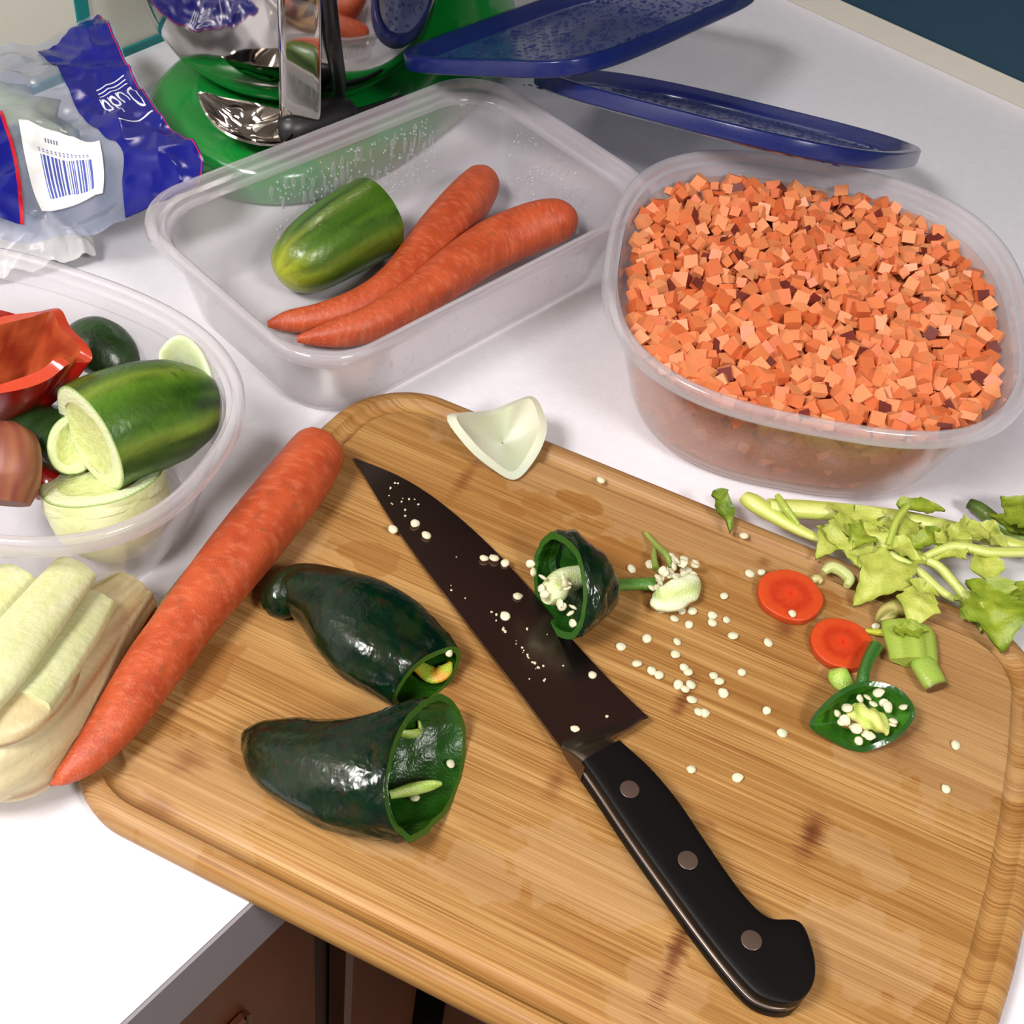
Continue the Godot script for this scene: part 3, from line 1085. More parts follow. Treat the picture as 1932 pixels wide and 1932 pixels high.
func produce_bag() -> void:
	var clear := mat("bag_film", c8(150, 162, 196), 0.12, {"alpha": 0.22})
	var blue := mat("bag_blue_print", Color.WHITE, 0.24, {"tex": band_print()})
	var plain := mat("bag_blue_plain", c8(18, 24, 124), 0.24)
	var red := mat("bag_red_print", c8(186, 24, 48), 0.26)
	var t := thing("produce_bag", "crumpled clear plastic celery bag with blue printed bands", "bag", Vector3(-0.31, 0.0, -0.24))
	var g := film([Vector3(-0.4115, 0.049, -0.2515), Vector3(-0.3625, 0.0571, -0.2668), Vector3(-0.339, 0.0561, -0.2944), Vector3(-0.3239, 0.0474, -0.3382), Vector3(-0.2951, 0.0568, -0.2907)], [Vector3(-0.3469, 0.0293, -0.0915), Vector3(-0.3045, 0.0394, -0.1088), Vector3(-0.2724, 0.0408, -0.1195), Vector3(-0.2429, 0.0407, -0.1349), Vector3(-0.214, 0.0434, -0.1781)], 70, 70, 0.0, 0.009)
	var sheet := part(t, "film", g, clear, "clear wrinkled film", false)
	g = film([Vector3(-0.3348, 0.0599, -0.2585), Vector3(-0.315, 0.061, -0.2408), Vector3(-0.2921, 0.0596, -0.2099), Vector3(-0.2713, 0.0563, -0.1904), Vector3(-0.2573, 0.0534, -0.181), Vector3(-0.2514, 0.0487, -0.1594), Vector3(-0.2426, 0.041, -0.1361)], [Vector3(-0.3239, 0.0474, -0.3382), Vector3(-0.2946, 0.057, -0.2891), Vector3(-0.2702, 0.0582, -0.2534), Vector3(-0.2493, 0.0557, -0.2254), Vector3(-0.2296, 0.0509, -0.2057), Vector3(-0.2126, 0.0447, -0.1893), Vector3(-0.2092, 0.0403, -0.1694)], 60, 80, 0.0012, 0.009)
	part(t, "printed_band", g, blue, "dark blue printed band with white lettering", false)
	g = film([Vector3(-0.3703, 0.0547, -0.1885), Vector3(-0.3604, 0.0522, -0.1637), Vector3(-0.3514, 0.0479, -0.1401), Vector3(-0.3411, 0.0394, -0.1112)], [Vector3(-0.3295, 0.0576, -0.1836), Vector3(-0.3155, 0.0546, -0.162), Vector3(-0.3045, 0.0496, -0.1402), Vector3(-0.2972, 0.0431, -0.1196)], 24, 40, 0.0014, 0.009)
	var band := part(t, "blue_band", g, plain, "", false)
	g = film([Vector3(-0.3295, 0.0576, -0.1836), Vector3(-0.3155, 0.0546, -0.162), Vector3(-0.3045, 0.0496, -0.1402), Vector3(-0.2972, 0.0431, -0.1196)], [Vector3(-0.3277, 0.0578, -0.1849), Vector3(-0.3135, 0.0546, -0.1625), Vector3(-0.3025, 0.0497, -0.1407), Vector3(-0.2952, 0.0432, -0.12)], 4, 40, 0.0016, 0.009)
	part(band, "red_edge", g, red, "", false)
	g = film([Vector3(-0.3159, 0.0573, -0.179), Vector3(-0.3068, 0.0541, -0.1598), Vector3(-0.2972, 0.0498, -0.142), Vector3(-0.2893, 0.0467, -0.1321)], [Vector3(-0.2721, 0.0558, -0.1852), Vector3(-0.2664, 0.0534, -0.1727), Vector3(-0.2623, 0.0508, -0.1613), Vector3(-0.2609, 0.0488, -0.1528)], 24, 24, 0.0022, 0.009)
	part(sheet, "barcode_label", g, mat("barcode_label", Color.WHITE, 0.45, {"tex": label_print()}), "white label with a blue barcode", false)
	var leafy := func(_t, _a, p: Vector3): return lin(150, 168, 92).lerp(lin(190, 196, 140), fposmod(p.x * 40.0 + p.z * 25.0, 1.0))
	g = blob(Vector3(-0.344, 0.04, -0.2152), Vector3(0.05, 0.014, 0.028), 0.5, 51, 14, 20, leafy, Basis(Vector3.UP, -0.5))
	single("celery_leaves", g, mat("bagged_leaves", Color.WHITE, 0.6, {"vc": true}), "pale green celery leaves inside the clear bag", "celery")
	# loose white film in front of the bag
	var f := noise("ridge", 22.0, 3, 44)
	var rows := []
	var low := []
	var ea := [Vector3(-0.3585, 0.02, -0.1422), Vector3(-0.3251, 0.02, -0.1526), Vector3(-0.2975, 0.02, -0.1635), Vector3(-0.2811, 0.015, -0.16), Vector3(-0.272, 0.004, -0.1553)]
	var eb := [Vector3(-0.342, 0, -0.0922), Vector3(-0.3113, 0, -0.1075), Vector3(-0.2921, 0, -0.1225), Vector3(-0.2741, 0, -0.1339), Vector3(-0.2662, 0, -0.1422)]
	for i in 41:
		var row := PackedVector3Array()
		var lo := PackedVector3Array()
		for j in 31:
			var a: Vector3 = cr(ea, i / 40.0)
			var b: Vector3 = cr(eb, i / 40.0)
			var p := a.lerp(b, j / 30.0)
			var y := 0.004 + 0.022 * sin(PI * clampf(j / 30.0 * 0.92 + 0.06, 0, 1)) * (1.0 - pow(i / 40.0, 4.0)) + 0.009 * f.get_noise_2d(p.x, p.z)
			row.append(Vector3(p.x, maxf(0.001, y), p.z))
			lo.append(Vector3(p.x, maxf(0.001, y) - 0.0006, p.z))
		rows.append(row)
		low.append(lo)
	g = Geo.new()
	g.grid(rows, false)
	low.reverse()
	g.grid(low, false)
	single("plastic_wrapper", g, mat("white_film", c8(214, 213, 214), 0.3, {"back": Color(0.3, 0.3, 0.3)}), "crumpled translucent white wrapper in front of the celery bag", "wrapper")


# ---------------------------------------------------------------- celery heart at the lower left
func celery_heart() -> void:
	var m := mat("celery_pale", Color.WHITE, 0.42, {"vc": true, "sss": 0.15, "bump": noise_tex("n", 0.02, [], 4, 61), "bump_cm": 0.04, "size": 0.05})
	var brown := noise("ridge", 2.2, 3, 62)
	var fib := noise("n", 1.0, 2, 63)
	var t := thing("celery_heart", "pale celery heart with trimmed stalks and a browned base", "celery", Vector3(-0.1897, 0, 0.1572))
	var ribs := func(tt, a): return 1.0 + 0.035 * sin(a * 14.0) + 0.06 * sin(a * 3.0 + tt * 2.0)
	var base_c := func(tt, a, p: Vector3):
		var c := lin(206, 190, 146).lerp(lin(192, 176, 124), clampf(tt * 1.2, 0.0, 1.0))
		c = c.lerp(lin(216, 206, 168), 0.5 + 0.5 * fib.get_noise_2d(a * 9.0, tt * 2.0))
		var k := brown.get_noise_2d(a * 0.5, tt * 0.09 + a * 0.03)
		return c.lerp(lin(140, 88, 44), smoothstep(0.55, 0.95, k) * 0.8)
	var stalk_c := func(tt, a, p: Vector3):
		var c := lin(219, 216, 180).lerp(lin(198, 204, 138), clampf(0.5 + 0.5 * fib.get_noise_2d(a * 6.0, tt * 3.0), 0.0, 1.0))
		return c
	part(t, "base", tube([Vector3(-0.2143, 0.03, 0.2046), Vector3(-0.2034, 0.031, 0.1945), Vector3(-0.1918, 0.03, 0.1801), Vector3(-0.1829, 0.026, 0.158), Vector3(-0.1765, 0.021, 0.1339), Vector3(-0.1696, 0.016, 0.1107), Vector3(-0.1672, 0.0135, 0.1008)], [Vector2(0.026, 0.026), Vector2(0.033, 0.031), Vector2(0.032, 0.03), Vector2(0.0265, 0.025), Vector2(0.02, 0.018), Vector2(0.0145, 0.013), Vector2(0.013, 0.0115)], 40, 48, ribs, base_c), m)
	part(t, "stalk", tube([Vector3(-0.195, 0.066, 0.2069), Vector3(-0.1885, 0.064, 0.1834), Vector3(-0.1862, 0.058, 0.159), Vector3(-0.1842, 0.052, 0.1338), Vector3(-0.1821, 0.049, 0.1183)], [Vector2(0.013, 0.009), Vector2(0.0128, 0.008), Vector2(0.012, 0.0075), Vector2(0.0108, 0.0068), Vector2(0.0098, 0.0062)], 26, 28, ribs, stalk_c), m)
	part(t, "stalk", tube([Vector3(-0.2179, 0.05, 0.1754), Vector3(-0.212, 0.05, 0.1582), Vector3(-0.2077, 0.046, 0.1373), Vector3(-0.2045, 0.044, 0.1239)], [Vector2(0.014, 0.009), Vector2(0.0135, 0.0085), Vector2(0.0125, 0.008), Vector2(0.011, 0.007)], 20, 24, ribs, stalk_c), m)
	part(t, "stalk", tube([Vector3(-0.1767, 0.055, 0.1912), Vector3(-0.1749, 0.05, 0.1696), Vector3(-0.174, 0.042, 0.1445), Vector3(-0.1732, 0.036, 0.1238)], [Vector2(0.012, 0.008), Vector2(0.012, 0.0075), Vector2(0.011, 0.007), Vector2(0.0092, 0.006)], 20, 24, ribs, stalk_c), m)
	part(t, "stalk", tube([Vector3(-0.1822, 0.04, 0.1719), Vector3(-0.1841, 0.03, 0.1404), Vector3(-0.1817, 0.026, 0.1222)], [Vector2(0.01, 0.007), Vector2(0.009, 0.006), Vector2(0.008, 0.005)], 14, 20, ribs, func(tt, a, p): return lin(196, 178, 70).lerp(lin(214, 206, 120), 0.5 + 0.5 * sin(a * 5.0))), m, "yellowish inner stalk")
	var sheath_c := func(tt, a, p: Vector3):
		var c := lin(212, 198, 156).lerp(lin(190, 168, 120), clampf(0.5 + 0.8 * fib.get_noise_2d(a * 5.0, tt * 4.0), 0.0, 1.0))
		return c.lerp(lin(146, 96, 52), smoothstep(0.06, 0.0, absf(fposmod(a / PI + 0.05 * sin(tt * 9.0), 1.0) - 0.04)) * 0.7)
	part(t, "outer_stalk", tube([Vector3(-0.1994, 0.02, 0.2044), Vector3(-0.1832, 0.022, 0.1951), Vector3(-0.1726, 0.024, 0.1751), Vector3(-0.1679, 0.022, 0.1489), Vector3(-0.167, 0.02, 0.1295)], [Vector2(0.012, 0.014), Vector2(0.019, 0.021), Vector2(0.0165, 0.02), Vector2(0.0105, 0.015), Vector2(0.003, 0.004)], 30, 28, ribs, sheath_c), m)
	part(t, "outer_stalk", tube([Vector3(-0.2013, 0.052, 0.194), Vector3(-0.1864, 0.054, 0.1937), Vector3(-0.1774, 0.05, 0.1804), Vector3(-0.1744, 0.043, 0.1605), Vector3(-0.1749, 0.038, 0.1487)], [Vector2(0.014, 0.009), Vector2(0.018, 0.01), Vector2(0.0155, 0.009), Vector2(0.009, 0.006), Vector2(0.002, 0.002)], 30, 28, ribs, sheath_c), m)
	part(t, "outer_stalk", tube([Vector3(-0.1833, 0.022, 0.1889), Vector3(-0.1758, 0.019, 0.1617), Vector3(-0.1694, 0.016, 0.1344), Vector3(-0.1638, 0.013, 0.1115), Vector3(-0.1613, 0.0115, 0.103)], [Vector2(0.012, 0.012), Vector2(0.012, 0.013), Vector2(0.0105, 0.011), Vector2(0.0085, 0.009), Vector2(0.0075, 0.008)], 24, 24, ribs, func(tt, a, p): return lin(196, 186, 116).lerp(lin(176, 150, 86), 0.5 + 0.5 * fib.get_noise_2d(a * 8.0, tt * 3.0))), m)


# ---------------------------------------------------------------- chef's knife
func knife() -> void:
	var steel := mat("blade_steel", c8(118, 108, 110), 0.24, {"metal": 1.0})
	var bol := mat("bolster_steel", c8(120, 106, 98), 0.34, {"metal": 1.0})
	var scale := mat("black_handle", c8(9, 7, 7), 0.5, {"spec": 0.3})
	var brass := mat("rivet_metal", c8(128, 110, 100), 0.35, {"metal": 0.8})
	var t := thing("chef_knife", "chef's knife with a wide blade and a black riveted handle on the board", "knife", Vector3(0.0467, 0.016, 0.1418))
	# blade: spine edge to cutting edge, tip first
	var spine := [Vector3(-0.084, 0.0175, -0.0028), Vector3(-0.0695, 0.0179, 0.0187), Vector3(-0.0554, 0.0182, 0.0386), Vector3(-0.0385, 0.0189, 0.0602), Vector3(-0.0216, 0.0196, 0.0804), Vector3(-0.0046, 0.0205, 0.1009), Vector3(0.0122, 0.0213, 0.1209), Vector3(0.0258, 0.0222, 0.1377), Vector3(0.0379, 0.023, 0.1527)]
	var edge := [Vector3(-0.0842, 0.0175, -0.0035), Vector3(-0.0627, 0.0179, 0.0031), Vector3(-0.0436, 0.0182, 0.0129), Vector3(-0.0236, 0.0189, 0.028), Vector3(-0.0039, 0.0196, 0.046), Vector3(0.0158, 0.0205, 0.0673), Vector3(0.0368, 0.0213, 0.0916), Vector3(0.0559, 0.0222, 0.1118), Vector3(0.0739, 0.023, 0.1285)]
	var top := []
	var bot := []
	for i in 41:
		var u := i / 40.0
		var a: Vector3 = cr(spine, u)
		var b: Vector3 = cr(edge, u)
		var th := 0.0011 * minf(1.0, 0.35 + u * 1.5)
		var r1 := PackedVector3Array()
		var r2 := PackedVector3Array()
		for j in 9:
			var s := j / 8.0
			var hh := lerpf(th, 0.00012, pow(s, 1.3))
			r1.append(a.lerp(b, s) + Vector3.UP * hh)
			r2.append(a.lerp(b, s) - Vector3.UP * hh)
		top.append(r1)
		r2.reverse()
		bot.append(r2)
	var g := Geo.new()
	g.grid(top, false)
	g.grid(bot, false)
	var sp := []
	var cut := []
	for i in 41:
		sp.append(PackedVector3Array([bot[i][8], top[i][0]]))
		cut.append(PackedVector3Array([top[i][8], bot[i][0]]))
	g.grid(sp, false)
	g.grid(cut, false)
	g.grid([PackedVector3Array([top[40][0], bot[40][8]]), PackedVector3Array([top[40][8], bot[40][0]])], false)
	part(t, "blade", g, steel)
	# bolster: from the heel to the scales, as thick as the handle at its end
	g = Geo.new()
	var rows := []
	for k in [[Vector3(0.0338, 0.0224, 0.1475), Vector3(0.0735, 0.0224, 0.1276), 0.0012], [Vector3(0.0368, 0.0229, 0.1515), Vector3(0.0663, 0.0229, 0.1357), 0.0017], [Vector3(0.0384, 0.023, 0.1534), Vector3(0.0592, 0.023, 0.1417), 0.0034], [Vector3(0.0409, 0.0232, 0.1559), Vector3(0.057, 0.0232, 0.1449), 0.0058], [Vector3(0.0444, 0.0234, 0.1596), Vector3(0.0599, 0.0234, 0.1472), 0.0074], [Vector3(0.0469, 0.0236, 0.1629), Vector3(0.0619, 0.0236, 0.1491), 0.0078]]:
		rows.append(slat_ring(k[0], k[1], k[2], k[2], 20, 5.0))
	g.grid(rows)
	g.cap(rows[0], false)
	g.cap(rows[-1], true)
	part(t, "bolster", g, bol)
	# handle outline: spine side, edge side
	var hl := [Vector3(0.0457, 0.0241, 0.1608), Vector3(0.0548, 0.0242, 0.1727), Vector3(0.0657, 0.0244, 0.1874), Vector3(0.0767, 0.0246, 0.2016), Vector3(0.0875, 0.0248, 0.2151), Vector3(0.0979, 0.025, 0.2278), Vector3(0.1071, 0.0252, 0.2384), Vector3(0.1141, 0.0253, 0.2456), Vector3(0.1189, 0.0254, 0.2493), Vector3(0.1239, 0.0254, 0.2509), Vector3(0.1285, 0.0254, 0.251), Vector3(0.1314, 0.0254, 0.2503)]
	var hr := [Vector3(0.0612, 0.0241, 0.1474), Vector3(0.0747, 0.0242, 0.1584), Vector3(0.0865, 0.0244, 0.1714), Vector3(0.097, 0.0246, 0.1862), Vector3(0.1068, 0.0248, 0.2), Vector3(0.1154, 0.025, 0.2107), Vector3(0.1242, 0.0252, 0.2173), Vector3(0.1362, 0.0253, 0.2169), Vector3(0.1409, 0.0254, 0.2274), Vector3(0.1416, 0.0254, 0.2368), Vector3(0.1393, 0.0254, 0.2438), Vector3(0.1351, 0.0254, 0.2487)]
	var upper: Node3D
	for part_no in 3:
		g = Geo.new()
		rows = []
		for i in 67:
			var u := i / 66.0
			var a: Vector3 = cr(hl, u)
			var b: Vector3 = cr(hr, u)
			var off: float = [0.0, 0.00465, -0.00465][part_no]
			var hh: float = [0.00145, 0.0032, 0.0032][part_no]
			var c := (a + b) / 2.0
			if part_no > 0:
				a = c + (a - c) * 0.99
				b = c + (b - c) * 0.99
			rows.append(slat_ring(a + Vector3.UP * off, b + Vector3.UP * off, hh, hh, 28, 2.0 if part_no == 0 else 5.0))
		g.grid(rows)
		g.cap(rows[0], false)
		g.cap(rows[-1], true)
		var made := part(t, ["tang", "handle_scale", "handle_scale"][part_no], g, bol if part_no == 0 else scale)
		if part_no == 1:
			upper = made
	for p in [Vector3(0.0663, 0.032, 0.1711), Vector3(0.0913, 0.0325, 0.1991), Vector3(0.1167, 0.033, 0.2285)]:
		g = lathe(p, [[0.0042, -0.004], [0.0042, 0.0], [0.0039, 0.0002], [0.001, 0.00025]], 24)
		part(upper, "rivet", g, brass)
	# food flecks drying on the blade
	g = Geo.new()
	var r := RandomNumberGenerator.new()
	r.seed = 77
	for k in 46:
		var u := r.randf_range(0.12, 0.95)
		var s := r.randf_range(0.1, 0.9)
		if k < 22:
			u = 0.55 + 0.25 * pow(r.randf(), 0.7)
			s = 0.36 + 0.03 * r.randf_range(-1, 1)
		elif k < 34:
			u = 0.2 + r.randf_range(-0.05, 0.06)
			s = 0.45 + r.randf_range(-0.25, 0.3)
		var a: Vector3 = cr(spine, u).lerp(cr(edge, u), s) + Vector3.UP * 0.0012
		var z := r.randf_range(0.00025, 0.0008)
		var b := blob(a, Vector3(z, z * 0.35, z * r.randf_range(0.7, 1.8)), 0.5, k, 5, 7)
		var o := g.v.size()
		for q in b.v.size():
			g.add(b.v[q], b.uv[q], Color.WHITE, o + b.weld[q])
		for q in b.idx:
			g.idx.append(o + q)
	var fl := part(t, "food_flecks", g, mat("dried_fleck", c8(200, 190, 160), 0.6), "tiny pale food flecks on the blade")
	fl.set_meta("kind", "stuff")


# A flat closed ring between two points with rounded sides, used for knife and handle sections.
func slat_ring(a: Vector3, b: Vector3, up: float, down: float, n: int, e: float) -> PackedVector3Array:
	var row := PackedVector3Array()
	var c := (a + b) / 2.0
	var h := (b - a) / 2.0
	for k in n:
		var t := TAU * k / n
		var co := cos(t)
		var si := sin(t)
		row.append(c + h * signf(co) * pow(absf(co), 2.0 / e) + Vector3.UP * (up if si > 0.0 else down) * signf(si) * pow(absf(si), 2.0 / e))
	return row


# ---------------------------------------------------------------- carrots
func carrot(called: String, label: String, sp: Array, rad: Array, seed_: int, group: String, tip_dark := true) -> void:
	var f := noise("n", 1.0, 3, seed_)
	var lump := noise("n", 0.6, 2, seed_ + 1)
	var shape := func(t, a):
		var k := 1.0 + 0.04 * lump.get_noise_2d(cos(a) * 1.4 + t * 5.0, sin(a) * 1.4)
		var w := fposmod(t * 23.0 + 0.8 * f.get_noise_2d(cos(a), sin(a) + 9.0 * t), 1.0)
		return k - 0.012 * smoothstep(0.12, 0.0, absf(w - 0.5)) * (0.4 + f.get_noise_2d(a * 2.0, t * 30.0))
	var col := func(t, a, p: Vector3):
		var c := lin(190, 84, 44).lerp(lin(168, 64, 30), clampf(0.5 + 0.8 * f.get_noise_3d(p.x * 55.0, p.y * 55.0, p.z * 55.0), 0.0, 1.0))
		c = c.lerp(lin(204, 112, 78), clampf(f.get_noise_2d(cos(a) * 1.6 + t * 5.0, t * 90.0 + sin(a)) * 1.5 - 0.15, 0.0, 0.5))
		c = c.lerp(lin(120, 74, 44), clampf(f.get_noise_2d(cos(a) * 3.0 + 20.0, t * 44.0) * 2.2 - 0.75, 0.0, 0.55))
		if tip_dark:
			c = c.lerp(lin(110, 50, 32), smoothstep(0.93, 1.0, t) * 0.8)
		return c
	var t := thing(called, label, "carrot", sp[sp.size() / 2] - Vector3.UP * rad[rad.size() / 2], group)
	var m := mat("carrot_skin", Color.WHITE, 0.5, {"vc": true, "sss": 0.1, "bump": noise_tex("n", 0.04, [], 4, 71), "bump_cm": 0.02, "size": 0.03})
	part(t, "root", tube(sp, rad, 240, 44, shape, col), m)


func carrots() -> void:
	carrot("carrot", "whole carrot lying across the left end of the board", [Vector3(-0.0992, 0.0315, 0.0054), Vector3(-0.0999, 0.0315, 0.0082), Vector3(-0.104, 0.0315, 0.0265), Vector3(-0.1134, 0.0315, 0.0575), Vector3(-0.1234, 0.0312, 0.089), Vector3(-0.1328, 0.0306, 0.1194), Vector3(-0.1404, 0.0298, 0.1474), Vector3(-0.1465, 0.029, 0.1724), Vector3(-0.1538, 0.0275, 0.1928), Vector3(-0.1598, 0.026, 0.2026), Vector3(-0.1629, 0.025, 0.2058), Vector3(-0.1643, 0.0248, 0.2074)], [0.0105, 0.0138, 0.0156, 0.0154, 0.0146, 0.0133, 0.0125, 0.0108, 0.0076, 0.0042, 0.0016, 0.0005], 81, "whole carrots")
	carrot("carrot", "upper carrot in the rectangular container, touching the cucumber", [Vector3(-0.0512, 0.018, -0.271), Vector3(-0.0535, 0.018, -0.2624), Vector3(-0.0616, 0.0178, -0.2324), Vector3(-0.0751, 0.0165, -0.1912), Vector3(-0.0882, 0.0145, -0.1555), Vector3(-0.1032, 0.013, -0.1314), Vector3(-0.1247, 0.011, -0.1157), Vector3(-0.1431, 0.0095, -0.109), Vector3(-0.1545, 0.008, -0.1051)], [0.006, 0.0125, 0.0152, 0.0143, 0.0118, 0.0108, 0.0086, 0.0062, 0.0018], 83, "whole carrots", false)
	carrot("carrot", "lower carrot in the rectangular container along the near wall", [Vector3(0.007, 0.0275, -0.2282), Vector3(0.0021, 0.027, -0.2247), Vector3(-0.0146, 0.0225, -0.2181), Vector3(-0.0377, 0.0178, -0.1995), Vector3(-0.059, 0.0165, -0.1667), Vector3(-0.0785, 0.0145, -0.1358), Vector3(-0.0969, 0.0125, -0.1151), Vector3(-0.1164, 0.0105, -0.1031), Vector3(-0.1355, 0.0085, -0.0961)], [0.006, 0.0125, 0.0152, 0.0155, 0.0142, 0.0122, 0.0102, 0.0078, 0.002], 85, "whole carrots", false)
	for k in 2:
		var p: Vector3 = [Vector3(0.1401, 0.016, 0.0423), Vector3(0.1645, 0.016, 0.0669)][k]
		var rr: float = [0.0162, 0.0153][k]
		var t := thing("carrot_slice", ["thick round carrot slice with a seed on it", "round carrot slice touching the green pepper stem"][k], "carrot slice", p, "carrot slices")
		var f := noise("n", 0.8, 2, 90 + k)
		var rows := []
		var cols := []
		for q in [[0.96, 0.0], [1.0, 0.0008], [1.0, 0.0036], [0.985, 0.0043], [0.96, 0.0046], [0.75, 0.0046], [0.56, 0.00455], [0.5, 0.0044], [0.44, 0.00455], [0.25, 0.0046], [0.16, 0.0045], [0.06, 0.00455]]:
			var row := PackedVector3Array()
			var cc := PackedColorArray()
			for j in 48:
				var a := TAU * j / 48
				var s: float = rr * q[0] * (1.0 + 0.05 * f.get_noise_2d(cos(a), sin(a)))
				row.append(p + Vector3(s * cos(a), q[1], s * sin(a) * 0.97))
				var c := lin(190, 66, 30)
				if q[0] < 0.58:
					c = lin(184, 56, 28)
				if absf(q[0] - 0.5) < 0.07:
					c = lin(172, 42, 20)
				if q[0] < 0.2:
					c = lin(200, 52, 24)
				if q[1] < 0.004:
					c = lin(170, 62, 26)
				cc.append(c.lerp(lin(240, 96, 44), 0.15 + 0.15 * f.get_noise_2d(row[-1].x * 900.0, row[-1].z * 900.0)))
			rows.append(row)
			cols.append(cc)
		var g := Geo.new()
		g.grid(rows, true, cols)
		g.cap(rows[0], false, null, lin(200, 60, 24))
		g.cap(rows[-1], true, null, lin(196, 48, 22))
		part(t, "disc", g, mat("carrot_flesh", Color.WHITE, 0.38, {"vc": true, "sss": 0.12}))


# ---------------------------------------------------------------- poblano peppers
func seed_mesh(k: int) -> ArrayMesh:
	var g := blob(Vector3.ZERO, Vector3(0.0019, 0.0008, 0.0019), 0.16, 200 + k, 6, 10, func(_t, _a, p: Vector3): return lin(226, 216, 186).lerp(lin(206, 188, 144), clampf(p.length() * 300.0 - 0.2, 0.0, 1.0)))
	for i in g.v.size():
		if g.v[i].x > 0.0015:
			g.v[i].x += 0.0004
	return g.mesh()


func seed_part(parent: Node3D, p: Vector3, k: int, tilt := Vector3.ZERO, size := 1.0) -> void:
	var o := MeshInstance3D.new()
	o.name = "seed"
	o.mesh = seed_meshes[k % seed_meshes.size()]
	o.material_override = seed_mat
	var up: Node = parent
	while up != self:
		p -= up.position
		up = up.get_parent()
	o.transform = Transform3D(Basis.from_euler(tilt + Vector3(0, k * 1.7, 0)).scaled(Vector3.ONE * size), p)
	parent.add_child(o, true)


var seed_meshes := []
var seed_mat: StandardMaterial3D


func cup(t: Node3D, sp: Array, rad: Array, wall: float, slant: float, seed_: int, called := "skin", yaw := 0.0) -> void:
	var f := noise("n", 0.9, 3, seed_)
	var r := noise("ridge", 1.3, 3, seed_ + 1)
	var shape := func(tt, a):
		return 1.0 + 0.09 * f.get_noise_2d(cos(a) * 1.2 + tt * 2.0, sin(a) * 1.2) + 0.016 * r.get_noise_2d(cos(a) * 2.2 + tt * 5.0, sin(a) * 2.2 + tt * 2.0)
	var inner_shape := func(tt, a): return shape.call(tt, a) - 0.01
	var col := func(tt, a, p: Vector3):
		var k := f.get_noise_3d(p.x * 90.0, p.y * 90.0, p.z * 90.0)
		return lin(9, 24, 14).lerp(lin(15, 38, 18), clampf(0.5 + k, 0.0, 1.0)).lerp(lin(52, 34, 20), clampf(r.get_noise_2d(cos(a) + 7.0, tt * 3.0 + sin(a)) * 1.6 - 0.9, 0.0, 0.5))
	var rows := sweep(sp, rad, 60, 64, shape, slant, yaw)
	var g := Geo.new()
	g.grid(rows, true, paint(rows, col))
	g.cap(rows[0], false, null, lin(18, 44, 20))
	var skin := mat("pepper_skin", Color.WHITE, 0.2, {"vc": true, "spec": 0.4, "coat": 0.25, "coat_rough": 0.15, "bump": noise_tex("ridge", 0.014, [], 2, 101), "bump_cm": 0.035, "size": 0.05})
	# inside wall, from the lip inwards
	var thin := []
	for q in rad:
		thin.append(q - wall if q is float else q - Vector2(wall, wall))
	var ins := sweep(sp, thin, 60, 64, inner_shape, slant, yaw)
	var back := ins.slice(18, 61)
	back.reverse()
	var flesh := mat("pepper_flesh", Color.WHITE, 0.3, {"vc": true, "bump": noise_tex("n", 0.03, [], 4, 103), "bump_cm": 0.03, "size": 0.03})
	part(t, called, g, skin, "", false)
	var h := Geo.new()
	var pale := func(tt, a, p: Vector3): return lin(31, 78, 15).lerp(lin(21, 60, 11), clampf(0.5 + f.get_noise_3d(p.x * 120.0, p.y * 120.0, p.z * 120.0), 0.0, 1.0))
	h.grid(back, true, paint(back, pale))
	h.cap(back[-1], true, null, lin(40, 90, 18))
	h.grid([rows[-1], back[0]], true, paint([rows[-1], back[0]], func(_a, _b, _c): return lin(46, 92, 26)))
	part(t, "flesh", h, flesh, "lighter green inside wall", false)


